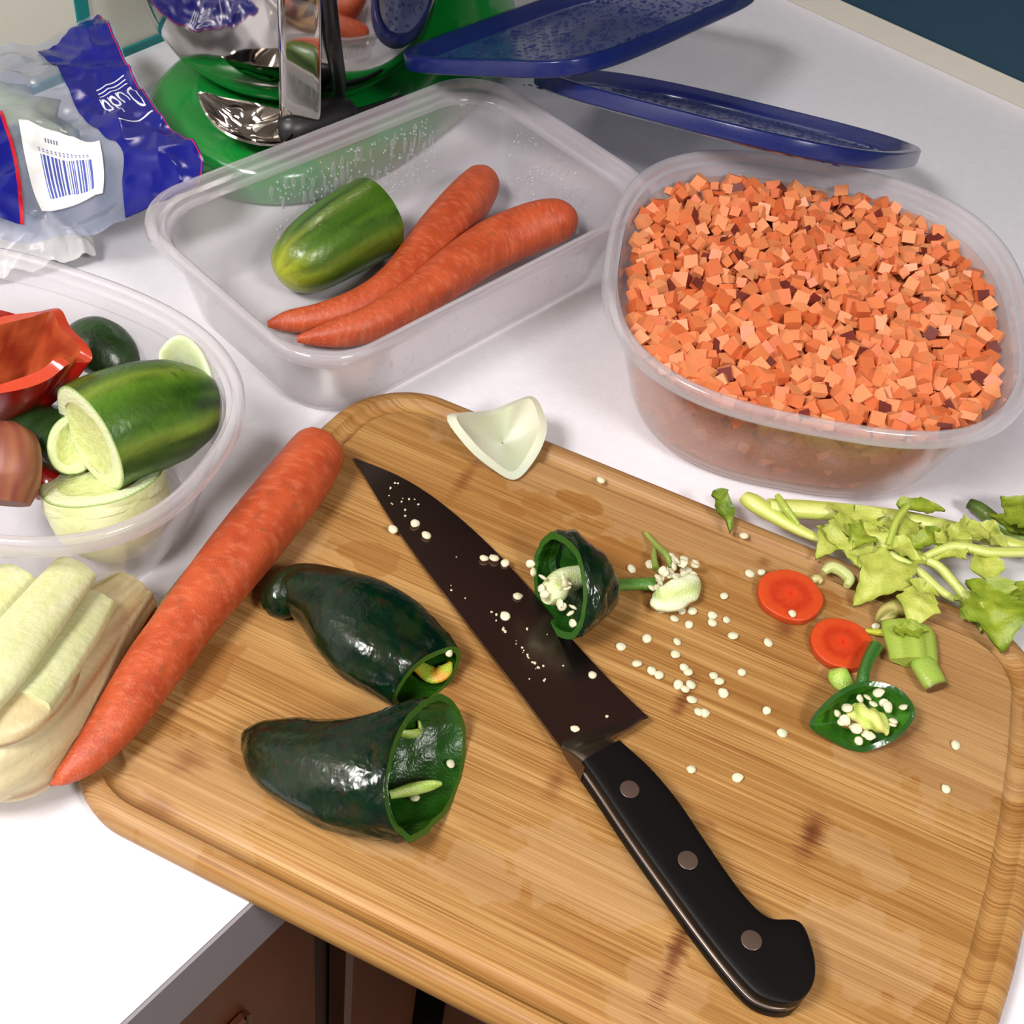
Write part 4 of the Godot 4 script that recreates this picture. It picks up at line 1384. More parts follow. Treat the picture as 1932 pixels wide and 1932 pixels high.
func peppers() -> void:
	for k in 5:
		seed_meshes.append(seed_mesh(k))
	seed_mat = mat("seed", Color.WHITE, 0.45, {"vc": true, "sss": 0.2})
	var rib := mat("pepper_rib", Color.WHITE, 0.35, {"vc": true, "sss": 0.15, "bump": noise_tex("n", 0.03, [], 4, 103), "bump_cm": 0.04, "size": 0.02})
	var rib_c := func(tt, a, p: Vector3): return lin(196, 214, 128).lerp(lin(150, 186, 70), 0.5 + 0.5 * sin(a * 3.0 + tt * 9.0))
	# upper piece, hooked tip
	var t := thing("pepper_piece", "dark green pepper end with a hooked tip above the other one", "pepper", Vector3(-0.0545, 0.016, 0.1039), "poblano pieces")
	cup(t, [Vector3(-0.0974, 0.0195, 0.1048), Vector3(-0.0973, 0.0205, 0.1031), Vector3(-0.0967, 0.0235, 0.0973), Vector3(-0.0909, 0.0265, 0.0923), Vector3(-0.0776, 0.03, 0.0973), Vector3(-0.062, 0.0325, 0.107), Vector3(-0.0473, 0.033, 0.1166), Vector3(-0.0339, 0.031, 0.1249), Vector3(-0.0248, 0.028, 0.1307)], [Vector2(0.0025, 0.002), Vector2(0.0062, 0.005), Vector2(0.0108, 0.0085), Vector2(0.0128, 0.0105), Vector2(0.0165, 0.013), Vector2(0.0225, 0.016), Vector2(0.0245, 0.0165), Vector2(0.0225, 0.0145), Vector2(0.0195, 0.0115)], 0.0024, 0.6, 111, "skin", 0.1)
	part(t, "rib", tube([Vector3(-0.0352, 0.023, 0.118), Vector3(-0.0242, 0.022, 0.1236), Vector3(-0.0187, 0.025, 0.1234), Vector3(-0.0162, 0.026, 0.1185)], [Vector2(0.002, 0.001), Vector2(0.0045, 0.002), Vector2(0.004, 0.0018), Vector2(0.001, 0.001)], 12, 10, null, func(tt, a, p): return lin(168, 190, 60).lerp(lin(206, 140, 40), 0.5 + 0.5 * sin(tt * 12.0 + a))), rib)
	seed_part(t, Vector3(-0.0174, 0.034, 0.1192), 1, Vector3(0.5, 0, 0.3))
	# lower piece, open end towards the knife
	t = thing("pepper_piece", "dark green pepper end whose wide open cut end faces the knife", "pepper", Vector3(-0.0496, 0.016, 0.1757), "poblano pieces")
	cup(t, [Vector3(-0.0937, 0.026, 0.1724), Vector3(-0.0928, 0.0265, 0.1726), Vector3(-0.0874, 0.0275, 0.1743), Vector3(-0.0773, 0.03, 0.179), Vector3(-0.0634, 0.033, 0.1841), Vector3(-0.0499, 0.0355, 0.1863), Vector3(-0.0367, 0.0375, 0.1855), Vector3(-0.0253, 0.038, 0.1817), Vector3(-0.0175, 0.0375, 0.1785)], [Vector2(0.002, 0.002), Vector2(0.006, 0.005), Vector2(0.0105, 0.009), Vector2(0.0165, 0.0128), Vector2(0.0205, 0.016), Vector2(0.0238, 0.0188), Vector2(0.0262, 0.0205), Vector2(0.0282, 0.021), Vector2(0.029, 0.0208)], 0.0024, 0.8, 121, "skin", 0.6)
	part(t, "rib", tube([Vector3(-0.0306, 0.03, 0.1903), Vector3(-0.0226, 0.029, 0.1858), Vector3(-0.0151, 0.0285, 0.1822), Vector3(-0.011, 0.027, 0.1796)], [Vector2(0.002, 0.001), Vector2(0.0025, 0.0035), Vector2(0.002, 0.003), Vector2(0.001, 0.001)], 12, 10, null, rib_c), rib)
	part(t, "rib", tube([Vector3(-0.034, 0.036, 0.1644), Vector3(-0.0275, 0.033, 0.1625), Vector3(-0.0235, 0.031, 0.1592), Vector3(-0.0246, 0.035, 0.1567)], [Vector2(0.001, 0.001), Vector2(0.0012, 0.003), Vector2(0.0012, 0.0026), Vector2(0.0006, 0.0006)], 10, 10, null, rib_c), rib)
	for q in [Vector3(-0.0161, 0.024, 0.149), Vector3(-0.013, 0.022, 0.1558), Vector3(-0.0086, 0.021, 0.1662), Vector3(-0.0204, 0.025, 0.1871), Vector3(-0.021, 0.021, 0.1569)]:
		seed_part(t, q, int(q.x * 9000.0), Vector3(0.4, 0, -0.3), 1.1)
	# pepper top with its stem beside the blade
	t = thing("cut_pepper", "pepper top with a curved green stem lying against the knife blade", "pepper", Vector3(0.032, 0.016, 0.0577), "poblano tops")
	cup(t, [Vector3(0.0441, 0.036, 0.061), Vector3(0.0431, 0.036, 0.0615), Vector3(0.0414, 0.0365, 0.0632), Vector3(0.0383, 0.0375, 0.0667), Vector3(0.034, 0.038, 0.0699), Vector3(0.0298, 0.038, 0.0727), Vector3(0.027, 0.038, 0.0745)], [Vector2(0.0025, 0.0025), Vector2(0.008, 0.007), Vector2(0.0145, 0.0125), Vector2(0.0215, 0.018), Vector2(0.0248, 0.0212), Vector2(0.0262, 0.0216), Vector2(0.026, 0.0208)], 0.003, 0.3, 131, "skin", 0.1)
	part(t, "stem", tube([Vector3(0.0401, 0.036, 0.0612), Vector3(0.0444, 0.034, 0.0606), Vector3(0.0497, 0.029, 0.0603), Vector3(0.0563, 0.025, 0.0576), Vector3(0.0655, 0.0225, 0.0533), Vector3(0.073, 0.0215, 0.051)], [0.0045, 0.0042, 0.0034, 0.0031, 0.003, 0.0034], 22, 12, null, func(tt, a, p): return lin(66, 112, 40).lerp(lin(96, 140, 58), 0.5 + 0.5 * sin(a * 4.0))), rib)
	var core1 := part(t, "core", tube([Vector3(0.0369, 0.036, 0.0648), Vector3(0.0284, 0.037, 0.0715), Vector3(0.0236, 0.0385, 0.0807), Vector3(0.0215, 0.039, 0.0846)], [0.005, 0.0065, 0.006, 0.003], 14, 14, null, func(tt, a, p): return lin(204, 222, 150).lerp(lin(228, 232, 190), 0.5 + 0.5 * sin(a * 5.0 + tt * 3.0))), rib)
	var kk := 0
	for q in [Vector3(0.012, 0.043, 0.069), Vector3(0.014, 0.043, 0.0737), Vector3(0.0187, 0.046, 0.0783), Vector3(0.0185, 0.044, 0.083), Vector3(0.0203, 0.044, 0.0863), Vector3(0.028, 0.047, 0.0778), Vector3(0.03, 0.046, 0.0822), Vector3(0.0278, 0.042, 0.0881), Vector3(0.029, 0.041, 0.0893), Vector3(0.0343, 0.04, 0.0877), Vector3(0.0332, 0.04, 0.0913), Vector3(0.0349, 0.036, 0.0936), Vector3(0.0286, 0.049, 0.0818), Vector3(0.0302, 0.046, 0.0791)]:
		seed_part(core1, q, kk, Vector3(0.9, 0, 0.3 * (kk % 3)), 1.1)
		kk += 1
	# loose core with its seeds
	t = thing("pepper_core", "pale pepper core with a clump of seeds behind the loose seeds", "pepper core", Vector3(0.0845, 0.016, 0.0435))
	var core2 := part(t, "core", tube([Vector3(0.0747, 0.0195, 0.0576), Vector3(0.0778, 0.0225, 0.0593), Vector3(0.0841, 0.0235, 0.0549), Vector3(0.0903, 0.0225, 0.0488), Vector3(0.095, 0.0195, 0.0434)], [Vector2(0.004, 0.003), Vector2(0.0075, 0.0055), Vector2(0.0078, 0.0062), Vector2(0.0065, 0.0055), Vector2(0.0016, 0.0015)], 16, 18, func(tt, a): return 0.9 + 0.2 * cos(a * 3.0 + 1.0) + 0.06 * sin(tt * 21.0 + a * 2.0), func(tt, a, p): return lin(198, 216, 138).lerp(lin(232, 236, 200), 0.5 + 0.5 * sin(a * 3.0 + tt * 4.0))), rib)
	var r := RandomNumberGenerator.new()
	r.seed = 17
	for k in 34:
		var u := r.randf()
		var q := (Vector3(0.0749, 0.024, 0.0572)).lerp(Vector3(0.0897, 0.022, 0.0412), u)
		q += Vector3(r.randf_range(-0.006, 0.006), r.randf_range(-0.003, 0.008), r.randf_range(-0.011, 0.003))
		seed_part(core2, q, k, Vector3(r.randf_range(-0.8, 0.8), 0, r.randf_range(-0.8, 0.8)), 1.15)
	for q in [[Vector3(0.0679, 0.0175, 0.0156), Vector3(0.0734, 0.022, 0.0268), Vector3(0.0777, 0.026, 0.0355), Vector3(0.0804, 0.024, 0.0407)], [Vector3(0.0729, 0.0185, 0.0239), Vector3(0.0721, 0.022, 0.034), Vector3(0.0734, 0.023, 0.0427)]]:
		part(t, "strand", tube(q, [0.0011, 0.0015, 0.0018, 0.0015].slice(0, q.size()), 12, 8, null, func(tt, a, p): return lin(150, 172, 84).lerp(lin(112, 138, 60), tt)), rib)
	# second top, cut side up
	t = thing("cut_pepper", "cut pepper top full of seeds, open side up, below the carrot slices", "pepper", Vector3(0.1735, 0.016, 0.1052), "poblano tops")
	var skin: Material = mats["pepper_skin"]
	var in_c := func(tt, a, p: Vector3): return lin(44, 96, 24).lerp(lin(66, 122, 34), 0.5 + 0.5 * sin(a * 4.0))
	var g := shell([Vector3(0.1482, 0.0225, 0.1179), Vector3(0.1531, 0.028, 0.1104), Vector3(0.1617, 0.034, 0.1045), Vector3(0.1711, 0.036, 0.1017), Vector3(0.1828, 0.0345, 0.1022), Vector3(0.1898, 0.0295, 0.1083), Vector3(0.1843, 0.025, 0.1166), Vector3(0.1753, 0.022, 0.122), Vector3(0.1684, 0.021, 0.1243), Vector3(0.1577, 0.0212, 0.122)], Vector3(0.1752, 0.0185, 0.1056), 0.0024, 2.6, 12, 5, in_c, func(_t, _a, _p): return lin(20, 48, 22), func(_t, _a, _p): return lin(34, 78, 26))
	part(t, "skin", g, skin)
	part(t, "stem", tube([Vector3(0.177, 0.022, 0.0977), Vector3(0.1722, 0.024, 0.0948), Vector3(0.1709, 0.026, 0.0905), Vector3(0.1736, 0.0255, 0.0806), Vector3(0.1793, 0.023, 0.0684)], [0.004, 0.0036, 0.003, 0.0028, 0.0034], 20, 12, null, func(tt, a, p): return lin(42, 92, 34).lerp(lin(70, 120, 52), 0.5 + 0.5 * sin(a * 4.0))), rib)
	var core3 := part(t, "core", tube([Vector3(0.1647, 0.028, 0.1099), Vector3(0.1683, 0.031, 0.114), Vector3(0.174, 0.031, 0.1168), Vector3(0.1791, 0.0275, 0.1181)], [Vector2(0.004, 0.003), Vector2(0.0055, 0.004), Vector2(0.0055, 0.004), Vector2(0.003, 0.0025)], 18, 16, func(tt, a): return 0.9 + 0.2 * cos(a * 3.0 + tt * 5.0) + 0.12 * sin(tt * 19.0 + a * 2.0), func(tt, a, p): return lin(186, 208, 96).lerp(lin(216, 216, 130), 0.5 + 0.5 * sin(a * 3.0 + tt * 7.0))), rib)
	kk = 0
	for q in [Vector3(0.1734, 0.037, 0.1054), Vector3(0.1697, 0.0335, 0.1063), Vector3(0.1668, 0.032, 0.1065), Vector3(0.1783, 0.034, 0.1098), Vector3(0.1765, 0.034, 0.1082), Vector3(0.161, 0.031, 0.112), Vector3(0.157, 0.029, 0.1143), Vector3(0.1598, 0.03, 0.1178), Vector3(0.1587, 0.029, 0.1185), Vector3(0.1652, 0.029, 0.1208), Vector3(0.1637, 0.028, 0.1191), Vector3(0.1712, 0.0275, 0.1223), Vector3(0.1694, 0.0275, 0.1216), Vector3(0.1815, 0.031, 0.1148), Vector3(0.167, 0.0255, 0.1243), Vector3(0.1853, 0.034, 0.1088), Vector3(0.1721, 0.0335, 0.1093), Vector3(0.1817, 0.029, 0.1152)]:
		seed_part(core3, q, kk, Vector3(0.5 * sin(kk * 2.0), 0, 0.5 * cos(kk * 3.0)), 1.35 if kk in [0, 3, 5, 7, 9, 11] else 1.05)
		kk += 1
	# a stray bit of green core next to it
	g = tube([Vector3(0.1611, 0.0185, 0.0835), Vector3(0.1619, 0.0205, 0.0869), Vector3(0.1641, 0.0205, 0.091), Vector3(0.1664, 0.019, 0.0937)], [Vector2(0.003, 0.0022), Vector2(0.0052, 0.0038), Vector2(0.005, 0.0036), Vector2(0.003, 0.002)], 12, 12, func(tt, a): return 1.0 + 0.14 * sin(a * 3.0 + tt * 6.0), func(tt, a, p): return lin(150, 190, 70).lerp(lin(190, 214, 110), 0.5 + 0.5 * sin(a * 3.0 + tt * 11.0)))
	single("pepper_core_bit", g, rib, "small bright green core bit between carrot slice and pepper top", "pepper core")


# ---------------------------------------------------------------- onion
func onion() -> void:
	var m := mat("onion_flesh", Color.WHITE, 0.33, {"vc": true, "sss": 0.3, "bump": noise_tex("n", 0.02, [], 3, 141), "bump_cm": 0.015, "size": 0.03})
	var c := func(tt, a, p: Vector3): return lin(206, 206, 186).lerp(lin(184, 188, 158), 0.5 + 0.5 * sin(a * 2.0))
	var g := shell([Vector3(-0.0358, 0.037, -0.0262), Vector3(-0.0195, 0.024, -0.0441), Vector3(-0.0093, 0.027, -0.0508), Vector3(-0.0007, 0.037, -0.0474), Vector3(0.0045, 0.034, -0.0412), Vector3(0.0068, 0.0285, -0.0338), Vector3(0.0025, 0.021, -0.0206), Vector3(-0.0033, 0.0195, -0.0099), Vector3(-0.0139, 0.024, -0.0116), Vector3(-0.0256, 0.031, -0.0159)], Vector3(-0.0107, 0.0195, -0.0293), 0.0048, 1.9, 12, 5, c, c, func(_t, _a, _p): return lin(212, 212, 188))
	single("onion_petal", g, m, "white onion petal resting on the top edge of the board", "onion")


# ---------------------------------------------------------------- pieces in the left tub and the cucumber
func cucumber_col(f: FastNoiseLite, blossom: bool, plain := false) -> Callable:
	return func(t, a, p: Vector3):
		if plain:
			return lin(22, 42, 20).lerp(lin(34, 62, 24), clampf(0.5 + f.get_noise_3d(p.x * 70.0, p.y * 70.0, p.z * 70.0), 0.0, 1.0))
		var c := lin(26, 56, 16).lerp(lin(78, 116, 30), clampf(0.5 + 0.9 * f.get_noise_2d(cos(a) * 2.2, sin(a) * 2.2 + t * 1.1), 0.0, 1.0))
		var st := pow(maxf(0.0, sin(a * 5.0 + 0.4 * f.get_noise_2d(t * 4.0, a))), 4.0)
		c = c.lerp(lin(140, 160, 54), st * 0.5 * (1.0 if not blossom else clampf(1.3 - t, 0.0, 1.0)))
		if blossom:
			c = c.lerp(lin(176, 180, 44), smoothstep(0.55, 0.0, t + 0.16 * f.get_noise_2d(cos(a) * 3.0, sin(a) * 3.0)) * 0.8)
		return c.lerp(lin(16, 34, 12), clampf(f.get_noise_3d(p.x * 260.0, p.y * 260.0, p.z * 260.0) * 1.8 - 0.7, 0.0, 0.6))


func chunk(t: Node3D, sp: Array, rad: Array, seed_: int, blossom: bool, face_start: bool, face_end: bool, peeled := false) -> void:
	var f := noise("n", 0.9, 3, seed_)
	var skin := mat("cucumber_skin", Color.WHITE, 0.34, {"vc": true, "coat": 0.1, "bump": noise_tex("n", 0.02, [], 4, 151), "bump_cm": 0.03, "size": 0.04})
	var flesh := mat("cucumber_flesh", Color.WHITE, 0.3, {"vc": true, "sss": 0.25, "bump": noise_tex("n", 0.03, [], 4, 152), "bump_cm": 0.05, "size": 0.03})
	var rows := sweep(sp, rad, 40, 48, func(tt, a): return 1.0 + 0.03 * f.get_noise_2d(cos(a) + tt * 3.0, sin(a)))
	var g := Geo.new()
	g.grid(rows, true, paint(rows, (func(_t, a, _p): return lin(206, 210, 150).lerp(lin(222, 224, 176), 0.5 + 0.5 * sin(a * 6.0))) if peeled else cucumber_col(f, blossom, seed_ > 166)))
	if not face_start:
		g.cap(rows[0], false, null, lin(170, 176, 60) if blossom else lin(40, 70, 20))
	if not face_end:
		g.cap(rows[-1], true, null, lin(40, 70, 20))
	part(t, "skin", g, skin, "", false)
	for e in 2:
		if [face_start, face_end][e]:
			var edge: PackedVector3Array = rows[0 if e == 0 else -1]
			var mid := Vector3.ZERO
			for p in edge:
				mid += p / edge.size()
			var out: Vector3 = (rows[0][0] - rows[1][0]).normalized() if e == 0 else (rows[-1][0] - rows[-2][0]).normalized()
			var faces := []
			var cols := []
			for q in [[1.0, 0.0], [0.93, 0.0006], [0.72, 0.0006], [0.66, 0.0], [0.5, -0.0012], [0.3, -0.0018], [0.1, -0.0014], [0.01, -0.0012]]:
				var row := PackedVector3Array()
				var cc := PackedColorArray()
				for j in edge.size():
					var a := TAU * j / edge.size()
					var wob: float = 1.0 + (0.1 * sin(a * 3.0 + seed_) if q[0] < 0.7 else 0.0)
					row.append(mid + (edge[j] - mid) * q[0] * wob + out * q[1])
					var c := lin(228, 232, 188)
					if q[0] > 0.96:
						c = lin(120, 150, 60)
					elif q[0] < 0.7:
						c = lin(196, 204, 128).lerp(lin(222, 224, 168), 0.5 + 0.5 * sin(a * 9.0 + q[0] * 20.0))
					cc.append(c)
				faces.append(row)
				cols.append(cc)
			if e == 0:
				faces.reverse()
				cols.reverse()
			var h := Geo.new()
			h.grid(faces, true, cols)
			part(t, "cut_face", h, flesh, "pale wet cut face", false)


func bowl_contents() -> void:
	var t := thing("cucumber_half", "cucumber half with a yellow blossom end in the rectangular container", "cucumber", Vector3(-0.1339, 0.004, -0.1881))
	chunk(t, [Vector3(-0.1552, 0.021, -0.1335), Vector3(-0.1537, 0.0215, -0.1352), Vector3(-0.1499, 0.0222, -0.1399), Vector3(-0.1415, 0.0238, -0.1497), Vector3(-0.1297, 0.0256, -0.1676), Vector3(-0.1174, 0.0266, -0.1857), Vector3(-0.1103, 0.0268, -0.1957)], [0.0015, 0.0085, 0.0155, 0.0208, 0.0235, 0.0246, 0.0248], 161, true, false, true)
	t = thing("cucumber_chunk", "thick dark green cucumber chunk, pale cut face showing, in the left tub", "cucumber", Vector3(-0.186, 0.03, 0.0079))
	chunk(t, [Vector3(-0.1952, 0.063, 0.0542), Vector3(-0.1866, 0.0625, 0.0432), Vector3(-0.1767, 0.06, 0.0319), Vector3(-0.1662, 0.0575, 0.0216), Vector3(-0.1578, 0.0555, 0.0137), Vector3(-0.1539, 0.054, 0.0096)], [Vector2(0.0262, 0.026), Vector2(0.0268, 0.0265), Vector2(0.026, 0.026), Vector2(0.0235, 0.024), Vector2(0.0185, 0.019), Vector2(0.012, 0.013)], 163, false, true, false)
	t = thing("cucumber_chunk", "pale peeled cucumber chunk at the bottom of the left tub", "cucumber", Vector3(-0.2, 0.006, 0.047))
	chunk(t, [Vector3(-0.1922, 0.04, 0.0559), Vector3(-0.1903, 0.032, 0.0583), Vector3(-0.1874, 0.024, 0.0624), Vector3(-0.1868, 0.014, 0.0619)], [0.0285, 0.029, 0.0275, 0.022], 165, false, true, true, true)
	t = thing("cucumber_chunk", "dark green cucumber piece under the red pepper in the left tub", "cucumber", Vector3(-0.2302, 0.02, 0.0269))
	chunk(t, [Vector3(-0.2068, 0.05, 0.0472), Vector3(-0.2171, 0.045, 0.0417), Vector3(-0.2332, 0.04, 0.0348), Vector3(-0.2467, 0.036, 0.0283)], [0.0145, 0.0155, 0.0155, 0.014], 167, false, true, false)
	t = thing("cucumber_chunk", "dark green peel piece behind the cucumber chunk in the left tub", "cucumber", Vector3(-0.2259, 0.03, -0.0394))
	chunk(t, [Vector3(-0.2011, 0.052, -0.0037), Vector3(-0.2088, 0.056, -0.0101), Vector3(-0.2188, 0.058, -0.0146), Vector3(-0.2282, 0.056, -0.0166)], [Vector2(0.011, 0.008), Vector2(0.0145, 0.012), Vector2(0.0145, 0.012), Vector2(0.01, 0.008)], 169, false, false, false)
	# red bell pepper piece
	var red := mat("red_pepper_skin", Color.WHITE, 0.22, {"vc": true, "coat": 0.5, "bump": noise_tex("n", 0.008, [], 3, 171), "bump_cm": 0.05, "size": 0.06})
	var f := noise("n", 1.0, 3, 172)
	var inner := func(tt, a, p: Vector3): return lin(190, 92, 52).lerp(lin(140, 50, 30), clampf(0.5 + 1.1 * f.get_noise_3d(p.x * 70.0, p.y * 70.0, p.z * 70.0), 0.0, 1.0))
	var outer := func(tt, a, p: Vector3): return lin(160, 20, 22).lerp(lin(128, 12, 16), clampf(0.5 + f.get_noise_3d(p.x * 40.0, p.y * 40.0, p.z * 40.0), 0.0, 1.0))
	var g := shell([Vector3(-0.266, 0.092, 0.0392), Vector3(-0.2538, 0.096, 0.0317), Vector3(-0.2417, 0.097, 0.025), Vector3(-0.2297, 0.098, 0.0178), Vector3(-0.2219, 0.099, 0.0132), Vector3(-0.2163, 0.097, 0.0201), Vector3(-0.2069, 0.093, 0.025), Vector3(-0.2056, 0.089, 0.0289), Vector3(-0.2152, 0.087, 0.0304), Vector3(-0.2218, 0.084, 0.0374), Vector3(-0.2339, 0.082, 0.0461), Vector3(-0.247, 0.082, 0.0556), Vector3(-0.2602, 0.086, 0.0561)], Vector3(-0.2446, 0.052, 0.0342), 0.0055, 2.6, 14, 4, inner, outer, func(_t, _a, _p): return lin(190, 66, 40))
	single("red_pepper_piece", g, red, "red bell pepper piece with its orange inside up in the left tub", "pepper")
	g = shell([Vector3(-0.271, 0.085, 0.0131), Vector3(-0.2526, 0.09, 0.013), Vector3(-0.2432, 0.089, 0.011), Vector3(-0.241, 0.08, 0.0092), Vector3(-0.2497, 0.075, 0.0151), Vector3(-0.268, 0.075, 0.0197)], Vector3(-0.2599, 0.068, 0.0055), 0.004, 2.2, 8, 4, outer, outer, outer)
	single("red_pepper_piece", g, red, "small red pepper piece behind the big red one", "pepper")
	g = tube([Vector3(-0.2262, 0.035, 0.0517), Vector3(-0.2209, 0.032, 0.0564), Vector3(-0.2169, 0.028, 0.0622)], [0.006, 0.0085, 0.006], 10, 12, null, outer)
	single("red_pepper_piece", g, red, "small red pepper bit low down beside the brown onion end", "pepper")
	# brownish onion end
	g = tube([Vector3(-0.2361, 0.06, 0.0561), Vector3(-0.234, 0.06, 0.0591), Vector3(-0.2295, 0.057, 0.0671), Vector3(-0.2272, 0.05, 0.075), Vector3(-0.2258, 0.044, 0.084)], [0.004, 0.011, 0.0145, 0.0145, 0.01], 26, 30, func(tt, a): return 1.0 + 0.03 * sin(a * 9.0) + 0.04 * sin(a * 2.0 + tt * 6.0), func(tt, a, p: Vector3): return lin(112, 50, 42).lerp(lin(156, 98, 68), clampf(0.5 + 0.6 * f.get_noise_2d(a * 3.0, tt * 2.0) + 0.3 * sin(a * 11.0), 0.0, 1.0)))
	single("onion_end", g, mat("onion_skin", Color.WHITE, 0.5, {"vc": true}), "reddish brown onion end at the left edge of the tub", "onion")
	# white onion slice against the tub wall
	var om := mat("onion_flesh", Color.WHITE, 0.3)
	var oc := func(tt, a, p: Vector3): return lin(226, 232, 204).lerp(lin(196, 208, 160), 0.5 + 0.5 * sin(a * 2.0))
	g = tube([Vector3(-0.1783, 0.058, -0.0002), Vector3(-0.1758, 0.064, -0.0057), Vector3(-0.1696, 0.067, -0.0085), Vector3(-0.1611, 0.067, -0.0027), Vector3(-0.1551, 0.065, 0.0044), Vector3(-0.1521, 0.06, 0.0089)], [Vector2(0.002, 0.005), Vector2(0.0026, 0.0085), Vector2(0.003, 0.0105), Vector2(0.003, 0.0105), Vector2(0.0026, 0.0085), Vector2(0.002, 0.004)], 30, 14, null, oc)
	single("onion_slice", g, om, "curved white onion slice standing inside the left tub", "onion", "onion slices")
	g = tube([Vector3(-0.1851, 0.05, -0.0147), Vector3(-0.1821, 0.053, -0.0201), Vector3(-0.1763, 0.055, -0.0192), Vector3(-0.1708, 0.054, -0.0128)], [Vector2(0.0015, 0.003), Vector2(0.002, 0.005), Vector2(0.002, 0.005), Vector2(0.0015, 0.003)], 20, 12, null, oc)
	single("onion_slice", g, om, "thin onion slice behind the curved one in the left tub", "onion", "onion slices")


# ---------------------------------------------------------------- diced sweet potato
func dice_mesh(k: int) -> ArrayMesh:
	var r := RandomNumberGenerator.new()
	r.seed = 300 + k
	var tone := lin(214, 108, 56).lerp(lin(224, 140, 92), r.randf()) if k % 3 else lin(202, 92, 44).lerp(lin(216, 118, 72), r.randf())
	var skin := lin(120, 38, 36).lerp(lin(96, 50, 34), r.randf())
	var h := Vector3(r.randf_range(0.0032, 0.0043), r.randf_range(0.0028, 0.0042), r.randf_range(0.0032, 0.0043))
	if k % 4 == 1:
		h.y *= 0.55
	var p := []
	for x in [-1, 1]:
		for y in [-1, 1]:
			for z in [-1, 1]:
				p.append(Vector3(x * h.x, y * h.y, z * h.z) + Vector3(r.randf_range(-1, 1), r.randf_range(-1, 1), r.randf_range(-1, 1)) * 0.0006)
	var g := Geo.new()
	var faces := [[0, 1, 3, 2], [4, 6, 7, 5], [0, 4, 5, 1], [2, 3, 7, 6], [0, 2, 6, 4], [1, 5, 7, 3]]
	for n in 6:
		g.tint = skin if n in [3, 1] and k in [4, 9, 14] and n == (3 if k % 2 else 1) else tone.lerp(lin(240, 160, 110), r.randf() * 0.3)
		g.grid([PackedVector3Array([p[faces[n][0]], p[faces[n][1]]]), PackedVector3Array([p[faces[n][3]], p[faces[n][2]]])], false)
	return g.mesh()


